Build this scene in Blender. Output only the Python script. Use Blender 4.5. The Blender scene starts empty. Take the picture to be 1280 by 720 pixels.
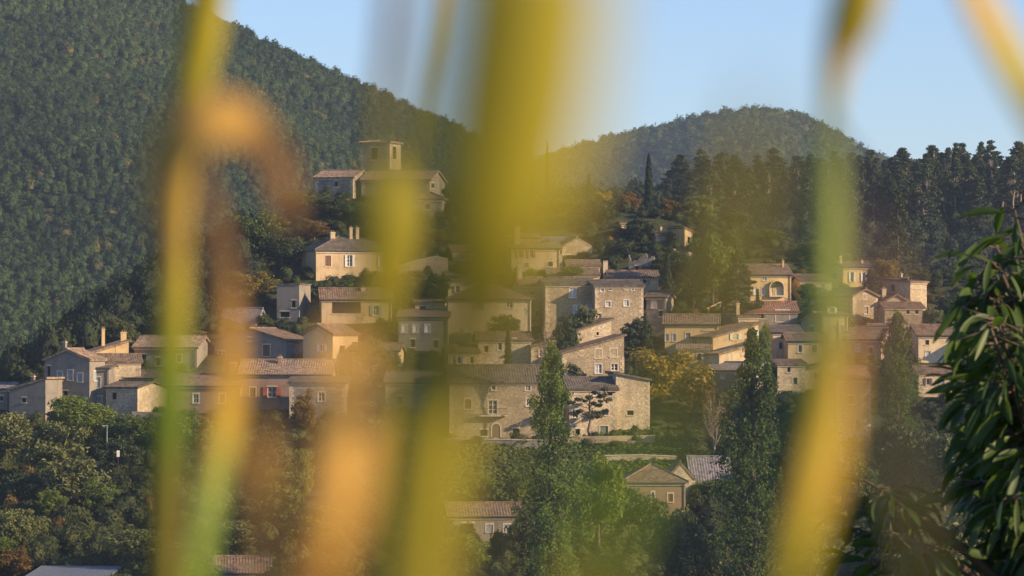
import bpy, math, random
import numpy as np
random.seed(7); RNG = np.random.default_rng(7)
S = bpy.context.scene; COL = S.collection
R = math.radians
F = 4861.0; HY = 430.0            # pixels per radian of the 1280 px photo, photo row of the horizon

# ------------------------------------------------------------------ helpers
def P(px, py, D):
    return (D*(px-640)/F, D, D*(HY-py)/F)

def tag(o, label=None, cat=None, group=None, kind=None):
    if label: o['label'] = label
    if cat: o['category'] = cat
    if group: o['group'] = group
    if kind or label: o['kind'] = kind or 'thing'
    return o

def empty(name, loc, rz=0):
    o = bpy.data.objects.new(name, None); COL.objects.link(o)
    o.location = loc; o.rotation_euler = (0, 0, rz); o.empty_display_size = .5
    return o

def link(name, me, parent=None):
    o = bpy.data.objects.new(name, me); COL.objects.link(o)
    if parent is not None: o.parent = parent
    return o

def mesh_np(name, V, Q, mats, smooth=False, attrs=None, mi=None):
    V = np.asarray(V, np.float32); Q = np.asarray(Q, np.int32)
    me = bpy.data.meshes.new(name)
    n, k = Q.shape
    me.vertices.add(len(V)); me.vertices.foreach_set('co', V.ravel())
    me.loops.add(n*k); me.loops.foreach_set('vertex_index', Q.ravel())
    me.polygons.add(n)
    me.polygons.foreach_set('loop_start', np.arange(0, n*k, k, dtype=np.int32))
    me.polygons.foreach_set('use_smooth', np.full(n, smooth))
    for m in mats: me.materials.append(m)
    if mi is not None: me.polygons.foreach_set('material_index', np.asarray(mi, np.int32))
    for an, (dom, ty, val) in (attrs or {}).items():
        a = me.attributes.new(an, ty, dom)
        a.data.foreach_set('color' if ty == 'FLOAT_COLOR' else 'value', np.asarray(val, np.float32).ravel())
    me.update(calc_edges=True)
    return me

class MB:
    """collects polygons, boxes and tubes for ONE mesh object"""
    def __init__(s): s.v = []; s.f = []; s.m = []
    def poly(s, pts, m=0):
        b = len(s.v); s.v += [tuple(p) for p in pts]; s.f.append(tuple(range(b, b+len(pts)))); s.m.append(m)
    def box(s, x0, x1, y0, y1, z0, z1, m=0):
        b = len(s.v)
        s.v += [(x, y, z) for z in (z0, z1) for x, y in ((x0, y0), (x1, y0), (x1, y1), (x0, y1))]
        for f in ((0,3,2,1), (4,5,6,7), (0,1,5,4), (1,2,6,5), (2,3,7,6), (3,0,4,7)):
            s.f.append(tuple(b+i for i in f)); s.m.append(m)
    def prism(s, pts, off, m=0):
        """closed solid: polygon pts and the same polygon moved by off"""
        n = len(pts); b = len(s.v)
        s.v += [tuple(p) for p in pts] + [tuple(p[i]+off[i] for i in range(3)) for p in pts]
        s.f.append(tuple(b+i for i in range(n))); s.m.append(m)
        s.f.append(tuple(b+n+i for i in reversed(range(n)))); s.m.append(m)
        for i in range(n):
            j = (i+1) % n
            s.f.append((b+j, b+i, b+n+i, b+n+j)); s.m.append(m)
    def tube(s, pts, rad, sides=7, m=0):
        pts = [np.array(p, float) for p in pts]; b = len(s.v); n = len(pts)
        for i, p in enumerate(pts):
            d = pts[min(i+1, n-1)] - pts[max(i-1, 0)]; d /= (np.linalg.norm(d) + 1e-9)
            a = np.cross(d, (0, 1, 0) if abs(d[1]) < .9 else (1, 0, 0)); a /= np.linalg.norm(a); c = np.cross(d, a)
            for k in range(sides):
                t = 2*math.pi*k/sides
                s.v.append(tuple(p + rad[i]*(math.cos(t)*a + math.sin(t)*c)))
        for i in range(n-1):
            for k in range(sides):
                k2 = (k+1) % sides
                s.f.append((b+i*sides+k, b+i*sides+k2, b+(i+1)*sides+k2, b+(i+1)*sides+k)); s.m.append(m)
        s.f.append(tuple(b+k for k in reversed(range(sides)))); s.m.append(m)
        s.f.append(tuple(b+(n-1)*sides+k for k in range(sides))); s.m.append(m)
    def mesh(s, name, mats, smooth=False):
        me = bpy.data.meshes.new(name); me.from_pydata(s.v, [], s.f)
        for m in mats: me.materials.append(m)
        me.polygons.foreach_set('material_index', s.m)
        if smooth: me.polygons.foreach_set('use_smooth', [True]*len(s.f))
        me.update(); return me
    def build(s, name, mats, parent=None, smooth=False):
        if not isinstance(mats, (list, tuple)): mats = [mats]
        return link(name, s.mesh(name, mats, smooth), parent)

# ------------------------------------------------------------------ materials
def newmat(name):
    m = bpy.data.materials.new(name); m.use_nodes = True
    nt = m.node_tree; b = nt.nodes['Principled BSDF']; b.inputs['Roughness'].default_value = .9
    b.inputs['Specular IOR Level'].default_value = .2
    return m, nt, b
def N(nt, typ, **kw):
    n = nt.nodes.new(typ)
    for k, v in kw.items():
        if k in n.inputs: n.inputs[k].default_value = v
        else: setattr(n, k, v)
    return n
def ramp(nt, fac, stops):
    r = nt.nodes.new('ShaderNodeValToRGB'); e = r.color_ramp.elements
    while len(e) < len(stops): e.new(.5)
    for i, (p, c) in enumerate(stops): e[i].position = p; e[i].color = (*c, 1) if len(c) == 3 else c
    nt.links.new(fac, r.inputs[0]); return r.outputs[0]
def mixc(nt, a, b, fac, mode='MIX'):
    n = nt.nodes.new('ShaderNodeMix'); n.data_type = 'RGBA'; n.blend_type = mode
    for sock, v in ((0, fac), (6, a), (7, b)):
        if hasattr(v, 'is_linked'): nt.links.new(v, n.inputs[sock])
        else: n.inputs[sock].default_value = v if not isinstance(v, tuple) else ((*v, 1) if len(v) == 3 else v)
    return n.outputs[2]
def noise(nt, vec, scale, detail=4, rough=.55):
    n = N(nt, 'ShaderNodeTexNoise', Scale=scale, Detail=detail, Roughness=rough); nt.links.new(vec, n.inputs['Vector']); return n.outputs[0]
def sc(c, k): return tuple(min(1, x*k) for x in c)

def stone_mat(name, c, cell=4.2, mortar=.8):
    m, nt, b = newmat(name); L = nt.links.new
    tc = N(nt, 'ShaderNodeTexCoord').outputs['Object']
    mp = N(nt, 'ShaderNodeMapping'); mp.inputs['Scale'].default_value = (1, 1, 1.7); L(tc, mp.inputs[0])
    v = N(nt, 'ShaderNodeTexVoronoi', Scale=cell); L(mp.outputs[0], v.inputs['Vector'])
    ve = N(nt, 'ShaderNodeTexVoronoi', Scale=cell); ve.feature = 'DISTANCE_TO_EDGE'; L(mp.outputs[0], ve.inputs['Vector'])
    hsv = N(nt, 'ShaderNodeSeparateColor'); L(v.outputs['Color'], hsv.inputs[0])
    base = ramp(nt, hsv.outputs[0], [(0, sc(c, .72)), (.5, c), (1, sc((c[0]*1.0, c[1]*1.03, c[2]*1.08), 1.25))])
    big = noise(nt, tc, .35, 5, .65)
    base = mixc(nt, base, sc((c[0]*.8, c[1]*.78, c[2]*.75), .62), ramp(nt, big, [(.42, (0,0,0)), (.68, (.85,)*3)]))
    fine = noise(nt, tc, 3.5, 3)
    base = mixc(nt, base, ramp(nt, fine, [(.3, (.72,)*3), (.7, (1.15,)*3)]), 1.0, 'MULTIPLY')
    mo = ramp(nt, ve.outputs['Distance'], [(.0, (1,1,1)), (.06, (0,0,0))])
    base = mixc(nt, base, sc(c, mortar), mo)
    L(base, b.inputs['Base Color'])
    bp = N(nt, 'ShaderNodeBump', Strength=.8, Distance=.05); L(ve.outputs['Distance'], bp.inputs['Height']); L(bp.outputs[0], b.inputs['Normal'])
    return m
def plaster_mat(name, c):
    m, nt, b = newmat(name); L = nt.links.new
    tc = N(nt, 'ShaderNodeTexCoord').outputs['Object']
    big = noise(nt, tc, .45, 6, .65); fine = noise(nt, tc, 5, 3)
    mp = N(nt, 'ShaderNodeMapping'); mp.inputs['Scale'].default_value = (2.2, 2.2, .25); L(tc, mp.inputs[0])
    drip = noise(nt, mp.outputs[0], 1.0, 4)
    base = ramp(nt, big, [(.28, sc((c[0], c[1]*.94, c[2]*.88), .58)), (.48, sc(c, .95)), (.6, c), (.75, sc(c, 1.25))])
    base = mixc(nt, base, sc((c[0]*.9, c[1]*.88, c[2]*.85), .6), ramp(nt, drip, [(.55, (0,0,0)), (.75, (.55,)*3)]))
    base = mixc(nt, base, ramp(nt, fine, [(.3, (.88,)*3), (.7, (1.08,)*3)]), 1.0, 'MULTIPLY')
    vo = N(nt, 'ShaderNodeTexVoronoi', Scale=4.0); L(tc, vo.inputs['Vector']); s3 = N(nt, 'ShaderNodeSeparateColor'); L(vo.outputs['Color'], s3.inputs[0])
    rub = ramp(nt, s3.outputs[0], [(0, (.17, .135, .095)), (1, (.34, .28, .2))])
    base = mixc(nt, base, rub, ramp(nt, noise(nt, tc, .28, 5, .7), [(.60, (0,0,0)), (.63, (.9,)*3)]))
    L(base, b.inputs['Base Color'])
    bp = N(nt, 'ShaderNodeBump', Strength=.4, Distance=.03); L(fine, bp.inputs['Height']); L(bp.outputs[0], b.inputs['Normal'])
    return m
def tile_mat(name, c, c2):
    m, nt, b = newmat(name); L = nt.links.new
    tc = N(nt, 'ShaderNodeTexCoord').outputs['Object']
    v = N(nt, 'ShaderNodeTexVoronoi', Scale=2.8); L(tc, v.inputs['Vector'])
    sp = N(nt, 'ShaderNodeSeparateColor'); L(v.outputs['Color'], sp.inputs[0])
    base = ramp(nt, sp.outputs[0], [(0, sc(c, .6)), (.45, c), (1, sc(c2, 1.0))])
    big = noise(nt, tc, .5, 5, .65)
    base = mixc(nt, base, (.16, .145, .11), ramp(nt, big, [(.45, (0,0,0)), (.7, (.8,)*3)]))
    L(base, b.inputs['Base Color'])
    fn = noise(nt, tc, 6, 2); bp = N(nt, 'ShaderNodeBump', Strength=.5, Distance=.05); L(fn, bp.inputs['Height']); L(bp.outputs[0], b.inputs['Normal'])
    return m
def plain_mat(name, c, rough=.7, spec=.25, var=.25):
    m, nt, b = newmat(name); L = nt.links.new
    tc = N(nt, 'ShaderNodeTexCoord').outputs['Object']
    L(ramp(nt, noise(nt, tc, 2.5, 4), [(.3, sc(c, 1-var)), (.7, sc(c, 1+var*.6))]), b.inputs['Base Color'])
    b.inputs['Roughness'].default_value = rough; b.inputs['Specular IOR Level'].default_value = spec
    return m
def leaf_mat(name, dark, light, scale=.7, trans=.25, attr=False, alt=None):
    m, nt, b = newmat(name); L = nt.links.new
    if attr:
        a = N(nt, 'ShaderNodeAttribute'); a.attribute_name = 'tint'; fac = a.outputs['Fac']
        tc = N(nt, 'ShaderNodeTexCoord').outputs['Object']; n1 = noise(nt, tc, 1.1, 4, .75)
        ad = N(nt, 'ShaderNodeMath'); ad.operation = 'MULTIPLY_ADD'; L(n1, ad.inputs[0]); ad.inputs[1].default_value = .5
        sb = N(nt, 'ShaderNodeMath'); sb.operation = 'SUBTRACT'; L(fac, sb.inputs[0]); sb.inputs[1].default_value = .25; L(sb.outputs[0], ad.inputs[2]); fac = ad.outputs[0]
        bp = N(nt, 'ShaderNodeBump', Strength=1.0, Distance=.6); L(noise(nt, tc, 1.6, 4, .75), bp.inputs['Height']); L(bp.outputs[0], b.inputs['Normal'])
        stops = [(0, dark), (.75, light), (1, alt or light)]
    else:
        tc = N(nt, 'ShaderNodeTexCoord').outputs['Object']
        n1 = noise(nt, tc, scale, 4, .7)
        oi = N(nt, 'ShaderNodeObjectInfo').outputs['Random']
        ad = N(nt, 'ShaderNodeMath'); ad.operation = 'MULTIPLY_ADD'; L(oi, ad.inputs[0]); ad.inputs[1].default_value = .22; L(n1, ad.inputs[2])
        fac = ad.outputs[0]
        stops = [(.38, dark), (.72, light)] + ([(.82, alt)] if alt else [])
    col = ramp(nt, fac, stops)
    L(col, b.inputs['Base Color']); b.inputs['Roughness'].default_value = .6; b.inputs['Specular IOR Level'].default_value = .25
    t = N(nt, 'ShaderNodeBsdfTranslucent'); L(mixc(nt, col, (1.25, 1.3, .6), 1.0, 'MULTIPLY'), t.inputs[0])
    mx = N(nt, 'ShaderNodeMixShader'); mx.inputs[0].default_value = trans
    L(b.outputs[0], mx.inputs[1]); L(t.outputs[0], mx.inputs[2]); L(mx.outputs[0], nt.nodes['Material Output'].inputs[0])
    return m

M = {}
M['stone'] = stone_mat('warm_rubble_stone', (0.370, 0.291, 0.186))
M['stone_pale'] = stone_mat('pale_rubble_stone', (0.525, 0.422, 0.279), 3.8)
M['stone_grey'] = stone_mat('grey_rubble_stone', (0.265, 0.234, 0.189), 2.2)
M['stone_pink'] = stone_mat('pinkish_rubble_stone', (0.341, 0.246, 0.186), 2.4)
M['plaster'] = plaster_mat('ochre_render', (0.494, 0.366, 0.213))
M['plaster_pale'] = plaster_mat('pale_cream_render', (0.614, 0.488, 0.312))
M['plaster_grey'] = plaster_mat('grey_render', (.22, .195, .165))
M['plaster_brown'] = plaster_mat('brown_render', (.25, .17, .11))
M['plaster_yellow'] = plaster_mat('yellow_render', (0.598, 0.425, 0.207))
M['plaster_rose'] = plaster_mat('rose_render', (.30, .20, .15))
M['tile'] = tile_mat('brown_canal_tile', (.155, .098, .062), (.25, .165, .105))
M['tile_red'] = tile_mat('red_canal_tile', (.24, .105, .065), (.32, .17, .11))
M['tile_pale'] = tile_mat('pale_weathered_tile', (.25, .165, .105), (.37, .26, .175))
M['tile_dark'] = tile_mat('dark_lichened_tile', (.095, .076, .056), (.16, .12, .085))
M['tile_slate'] = tile_mat('violet_grey_tile', (.17, .155, .165), (.24, .21, .21))
M['metal_roof'] = plain_mat('pale_metal_sheet', (.12, .14, .17), .8, .2)
M['glass'] = plain_mat('dark_window_glass', (.025, .03, .038), .12, .6)
M['glass_pale'] = plain_mat('pale_window_glass', (.34, .38, .43), .2, .5)  # pale blue-grey panes, lighter than the dark glass
M['dark_fill'] = plain_mat('near_black_fill', (.018, .016, .014), .95, .05)  # near-black fill: shade inside openings painted as a sheet, also door joints
M['white'] = plain_mat('white_paint', (.72, .70, .66), .6)
M['surround'] = plain_mat('dressed_limestone', (.50, .42, .31), .9)
M['shut_white'] = plain_mat('white_shutter_paint', (.70, .67, .62))
M['shut_red'] = plain_mat('faded_red_shutter_paint', (.36, .10, .06))
M['shut_blue'] = plain_mat('blue_grey_shutter_paint', (.22, .27, .32))
M['shut_green'] = plain_mat('pale_green_shutter_paint', (.42, .50, .42))
M['shut_brown'] = plain_mat('brown_shutter_wood', (.16, .075, .04))
M['door_wood'] = plain_mat('weathered_door_wood', (.13, .10, .07))
M['door_green'] = plain_mat('green_door_paint', (.16, .20, .13))
M['bark'] = plain_mat('tree_bark', (.11, .085, .065), .95, .1, .5)
M['bark_pale'] = plain_mat('pale_tree_bark', (.26, .21, .17), .95, .1, .4)
M['iron'] = plain_mat('dark_iron', (.04, .04, .045), .5, .4)
M['rock'] = stone_mat('limestone_rock', (.36, .29, .20), .55, .8)

M['leaf'] = leaf_mat('mid_green_leaves', (.03, .052, .012), (.11, .15, .03))
M['leaf_dark'] = leaf_mat('dark_evergreen_leaves', (.016, .028, .011), (.045, .064, .022), trans=.12)
M['leaf_light'] = leaf_mat('light_green_leaves', (.07, .105, .018), (.18, .22, .04), trans=.35)
M['leaf_yellow'] = leaf_mat('yellowing_autumn_leaves', (.14, .115, .022), (.30, .22, .035), trans=.35)
M['leaf_olive'] = leaf_mat('grey_green_olive_leaves', (.045, .06, .02), (.155, .165, .052), trans=.2)
M['leaf_rust'] = leaf_mat('rusty_autumn_leaves', (.085, .06, .018), (.20, .12, .03), trans=.3)
M['cypress'] = leaf_mat('cypress_scale_leaves', (.012, .024, .012), (.030, .048, .02), trans=.08)
M['pine'] = leaf_mat('pine_needles', (.018, .032, .014), (.05, .068, .024), trans=.1)
M['poplar'] = leaf_mat('poplar_leaves', (.026, .05, .011), (.125, .175, .033), trans=.3)
M['forest'] = leaf_mat('mixed_hill_woodland_leaves', (.02, .044, .012), (.068, .106, .026), trans=.15, attr=True, alt=(.12, .11, .03))
M['forest_dark'] = leaf_mat('dark_and_shaded_woodland_leaves', (.014, .024, .011), (.04, .056, .02), trans=.1, attr=True)  # darkened leaf colour; on the left flank it paints in the shade
M['scrub_light'] = leaf_mat('sunlight_toned_grass_blades', (.06, .09, .02), (.16, .2, .045), trans=.3, attr=True, alt=(.2, .17, .05))  # lighter green paints the sunlit look into the grass
M['scrub'] = leaf_mat('mixed_scrub_leaves', (.03, .046, .015), (.10, .115, .032), trans=.25, attr=True, alt=(.19, .13, .04))

def ground_mat():
    m, nt, b = newmat('dry_grass_and_earth'); L = nt.links.new
    g = N(nt, 'ShaderNodeNewGeometry').outputs['Position']
    n1 = noise(nt, g, .05, 6, .65); n2 = noise(nt, g, .6, 5, .7)
    base = ramp(nt, n1, [(.35, (.03, .042, .014)), (.58, (.055, .062, .022)), (.78, (.11, .09, .045))])
    base = mixc(nt, base, ramp(nt, n2, [(.3, (.55,)*3), (.7, (1.3,)*3)]), 1.0, 'MULTIPLY')
    L(base, b.inputs['Base Color'])
    bp = N(nt, 'ShaderNodeBump', Strength=.7, Distance=.4); L(n2, bp.inputs['Height']); L(bp.outputs[0], b.inputs['Normal'])
    return m
M['ground'] = ground_mat()

# ------------------------------------------------------------------ terrain
def sstep(t):
    t = np.clip(t, 0, 1); return t*t*(3-2*t)
VPY = np.array([720, 640, 545, 430, 300, 215, 120.]); VD = np.array([470, 505, 545, 590, 635, 665, 700.])
NEAR_D = np.array([-400, 0, 12, 60, 150, 300, 420.]); NEAR_Z = np.array([2., -1.62, -2.7, -9, -26, -40, -36.])
KD = np.concatenate([NEAR_D, VD]); KZ = np.concatenate([NEAR_Z, VD*(HY-VPY)/F])
CPX = [-2500, -300, 0, 60, 100, 150, 190, 250, 300, 350, 400, 480, 560, 640, 720, 800, 900, 1000, 1100, 1200, 1300, 1500, 3500]
CPY = [560, 525, 492, 460, 428, 398, 376, 338, 310, 280, 248, 240, 246, 252, 258, 268, 285, 312, 335, 352, 365, 395, 470]
L2PX = [-2500, 300, 430, 560, 700, 850, 1000, 1100, 1280, 1500, 3500]; L2PY = [640, 600, 450, 320, 268, 262, 262, 266, 262, 268, 350]
L3PX = [-3000, -600, -200, 100, 200, 290, 400, 470, 570, 650, 760, 900, 1200, 3500]
L3PY = [60, -120, -110, -42, -2, 38, 90, 121, 166, 208, 268, 330, 400, 440]
L4PX = [-2500, 300, 400, 560, 700, 800, 880, 960, 1010, 1065, 1150, 1300, 1500, 3500]
L4PY = [400, 350, 320, 250, 197, 171, 151, 143, 153, 186, 228, 290, 335, 400]
def lump(x, y, s, seed):
    a = np.sin(x/s*1.7+seed)*np.cos(y/s*1.3+seed*2) + .5*np.sin(x/s*3.1+y/s*2.3+seed*3) + .3*np.cos(x/s*5.9-y/s*4.7+seed)
    return a
def height(x, y):
    x = np.asarray(x, float); y = np.asarray(y, float)
    px = 640 + F*x/np.maximum(y, 250)
    zk = np.interp(y, KD, KZ)
    pc = np.interp(px, CPX, CPY); Dc = np.interp(-pc, -VPY, VD); zc = Dc*(HY-pc)/F
    zv = np.where(y <= Dc, np.minimum(zk, zc), zc - .04*(y-Dc) - 10*sstep((y-Dc-50)/120))
    zv = zv + np.where(y > 430, .35*lump(x, y, 14, 1.0), .1*lump(x, y, 9, 2.))*sstep((y-30)/100)
    floor = np.full_like(x, -45.)
    p2 = np.interp(px, L2PX, L2PY); z2 = -30 + (900*(HY-p2)/F+30)*sstep((y-660)/240) - .12*np.maximum(y-900, 0)
    p3 = np.interp(px, L3PX, L3PY); zc3 = 1600*(HY-p3)/F
    t3 = np.clip((y-1050)/550, 0, 1); z3 = -30 + (zc3+30)*(t3**.92) - .35*np.maximum(y-1600, 0) + 7*lump(x, y, 75, 4.)*np.sin(math.pi*t3)
    p4 = np.interp(px, L4PX, L4PY); zc4 = 2600*(HY-p4)/F
    t4 = np.clip((y-1700)/900, 0, 1); z4 = -30 + (zc4+30)*t4 - .3*np.maximum(y-2600, 0) + 9*lump(x, y, 120, 9.)*np.sin(math.pi*t4)
    far = np.where(y > 650, np.maximum.reduce([z2, z3, z4, floor]), -500)
    return np.maximum(zv, np.maximum(far, floor))
def hz(x, y): return float(height(x, y))
def ground_D(px, py):
    """distance at which the ground is seen at photo point (px, py)"""
    return float(np.interp(-py, -VPY, VD))

ys = np.concatenate([np.arange(-150, 0, 30), np.arange(0, 40, 2.5), np.arange(40, 430, 12), np.arange(430, 720, 2.2), np.arange(720, 1050, 8),
                     np.arange(1050, 1700, 11), np.arange(1700, 2700, 22), np.array([2800, 2950])])
pxs = np.concatenate([np.arange(-1900, -400, 100), np.arange(-400, 1700, 9), np.arange(1700, 3300, 100)])
PX, YY = np.meshgrid(pxs, ys); XX = (PX-640)/F*np.maximum(YY, 250)
ZZ = height(XX, YY)
nr, nc = XX.shape; idx = np.arange(nr*nc).reshape(nr, nc)
Q = np.stack([idx[:-1, :-1], idx[:-1, 1:], idx[1:, 1:], idx[1:, :-1]], -1).reshape(-1, 4)
g = link('ground', mesh_np('ground', np.stack([XX, YY, ZZ], -1).reshape(-1, 3), Q, [M['ground']], True)); tag(g, kind='structure')
# ------------------------------------------------------------------ houses
FOOT = []          # footprints, kept free of scrub: (x, y, cos, sin, w, d)
def corrug(mb, p00, p10, p11, p01, period=.36, amp=.026, th=.27, m=0):
    """a roof slope of canal tiles: eave p00-p10, ridge p01-p11, real ribs down the slope"""
    p00, p10, p11, p01 = [np.array(p, float) for p in (p00, p10, p11, p01)]
    nrm = np.cross(p10-p00, p01-p00); nrm /= np.linalg.norm(nrm)
    if nrm[2] < 0: nrm = -nrm
    n = max(4, int(np.linalg.norm(p10-p00)/period*4)); b = len(mb.v); rnd = random.Random(int(abs(p00[0]*97+p11[1]*31)))
    rows = 5; sag = [0]+[rnd.uniform(-.05, .03) for _ in range(rows-2)]+[0]
    for r in range(rows):
        t = r/(rows-1)
        for i in range(n+1):
            u = i/n; p = (p00*(1-u)+p10*u)*(1-t) + (p01*(1-u)+p11*u)*t
            h = amp*(1+math.cos(2*math.pi*i/4)) + sag[r]*math.sin(math.pi*u)
            mb.v.append(tuple(p + nrm*h))
    for r in range(rows-1):
        for i in range(n):
            a = b+r*(n+1)+i; mb.f.append((a, a+1, a+n+2, a+n+1)); mb.m.append(m)
    mb.prism([p00-nrm*.002, p10-nrm*.002, p11-nrm*.002, p01-nrm*.002], tuple(-nrm*th), m)

def panel(mb, holes, W, z0, z1, tf, m=0, rev=.24):
    """a wall face W wide from z0 to z1 with window holes (u0,u1,v0,v1) and their reveals"""
    us = sorted({0, W, *[h[0] for h in holes], *[h[1] for h in holes]}); vs = sorted({z0, z1, *[h[2] for h in holes], *[h[3] for h in holes]})
    us = [u for u in us if -1e-6 <= u <= W+1e-6]; vs = [v for v in vs if z0-1e-6 <= v <= z1+1e-6]
    for i in range(len(us)-1):
        for j in range(len(vs)-1):
            cu, cv = (us[i]+us[i+1])/2, (vs[j]+vs[j+1])/2
            if any(h[0] < cu < h[1] and h[2] < cv < h[3] for h in holes): continue
            mb.poly([tf(us[i], 0, vs[j]), tf(us[i+1], 0, vs[j]), tf(us[i+1], 0, vs[j+1]), tf(us[i], 0, vs[j+1])], m)
    for (a, b, c, d) in holes:
        for q in (((a, c), (b, c)), ((b, c), (b, d)), ((b, d), (a, d)), ((a, d), (a, c))):
            (u1, v1), (u2, v2) = q
            mb.poly([tf(u1, 0, v1), tf(u2, 0, v2), tf(u2, rev, v2), tf(u1, rev, v1)], m)

def tbox(mb, tf, u0, u1, n0, n1, v0, v1, m=0):
    b = len(mb.v)
    mb.v += [tf(u, n, v) for v in (v0, v1) for u, n in ((u0, n0), (u1, n0), (u1, n1), (u0, n1))]
    for f in ((0,3,2,1), (4,5,6,7), (0,1,5,4), (1,2,6,5), (2,3,7,6), (3,0,4,7)):
        mb.f.append(tuple(b+i for i in f)); mb.m.append(m)

def add_window(root, tf, u0, u1, v0, v1, st, proud, shut='shut_white'):
    """st: w glazed, p pale glazed, s glazed + open shutters, c closed shutters, o dark opening, d door, g green door, a arched door"""
    off = -.05 if proud else 0
    W, H = u1-u0, v1-v0
    if st in 'dg':
        mb = MB(); tbox(mb, tf, u0, u1, .13+off, .2+off, v0, v1, 0)
        for k in range(1, 4): tbox(mb, tf, u0+W*k/4-.015, u0+W*k/4+.015, .12+off, .128+off, v0+.05, v1-.05, 1)
        d = mb.build('door', [M['door_wood' if st == 'd' else 'door_green'], M['dark_fill']], root)
        fr = MB(); t = .16
        tbox(fr, tf, u0-t, u0, -.04, .05, v0, v1+t); tbox(fr, tf, u1, u1+t, -.04, .05, v0, v1+t); tbox(fr, tf, u0, u1, -.04, .05, v1, v1+t)
        fr.build('surround', M['surround'], d); return
    if st == 'a':
        r = W/2; cu = (u0+u1)/2; n = 12; vs = v1-r
        arc = [(cu-r*math.cos(math.pi*k/n), vs+r*math.sin(math.pi*k/n)) for k in range(n+1)]
        mb = MB(); mb.prism([tf(u0, -.03, v0)]+[tf(a, -.03, b) for a, b in arc]+[tf(u1, -.03, v0)], tuple(np.array(tf(0, .06, 0))-np.array(tf(0, 0, 0))))
        d = mb.build('door', [M['door_wood']], root)
        fr = MB(); o = 1.3
        out = [(cu-r*o*math.cos(math.pi*k/n), vs+r*o*math.sin(math.pi*k/n)) for k in range(n+1)]
        full = [(u0-r*(o-1), v0)]+out+[(u1+r*(o-1), v0)]; inn = [(u0, v0)]+arc+[(u1, v0)]
        dv = tuple(np.array(tf(0, .12, 0))-np.array(tf(0, 0, 0)))
        for k in range(len(full)-1):
            fr.prism([tf(*[inn[k][0]], -.09, inn[k][1]), tf(inn[k+1][0], -.09, inn[k+1][1]), tf(full[k+1][0], -.09, full[k+1][1]), tf(full[k][0], -.09, full[k][1])], dv)
        fr.build('surround', M['surround'], d); return
    fr = MB(); t = .07; n0, n1 = .12+off, .19+off
    tbox(fr, tf, u0, u0+t, n0, n1, v0, v1); tbox(fr, tf, u1-t, u1, n0, n1, v0, v1)
    tbox(fr, tf, u0+t, u1-t, n0, n1, v1-t, v1); tbox(fr, tf, u0+t, u1-t, n0, n1, v0, v0+t)
    if st in 'wps' and W > .6:
        cu = (u0+u1)/2; tbox(fr, tf, cu-.05, cu+.05, n0-.01, n1, v0+t, v1-t)
        for k in ((1,) if H < 1.5 else (1, 2)):
            v = v0+H*k/((2 if H < 1.5 else 3)); tbox(fr, tf, u0+t, u1-t, n0+.003, n1, v-.025, v+.025)
    # dressed stone round the opening, a little proud of the wall
    q = .15
    tbox(fr, tf, u0-q, u1+q, -.10, .04, v0-.14, v0, 1); tbox(fr, tf, u0-q, u1+q, -.035, .04, v1, v1+.2, 1)
    if st != 'o':
        tbox(fr, tf, u0-q, u0, -.03, .04, v0, v1, 1); tbox(fr, tf, u1, u1+q, -.03, .04, v0, v1, 1)
    w = fr.build('window', [M['white'] if st in 'wps' else M['door_wood'], M['surround']], root)
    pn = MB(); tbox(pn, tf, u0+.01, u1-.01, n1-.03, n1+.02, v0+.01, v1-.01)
    pn.build('pane_or_dark_sheet', {'o': M['dark_fill'], 'p': M['glass_pale'], 'c': M['dark_fill']}.get(st, M['glass']), w)
    if st in 'sc':
        for k in (0, 1):
            sh = MB()
            if st == 's': a, b = (u0-W*.52, u0-.02) if k == 0 else (u1+.02, u1+W*.52)
            else: a, b = (u0+.02, (u0+u1)/2-.015) if k == 0 else ((u0+u1)/2+.015, u1-.02)
            nn = -.13 if st == 's' else .05
            tbox(sh, tf, a, b, nn, nn+.045, v0-.03, v1+.03)
            for z in (.18, .82): tbox(sh, tf, a+.03, b-.03, nn-.025, nn-.002, v0+H*z-.05, v0+H*z+.05)
            sh.build('shutter', M[shut], w)

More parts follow.
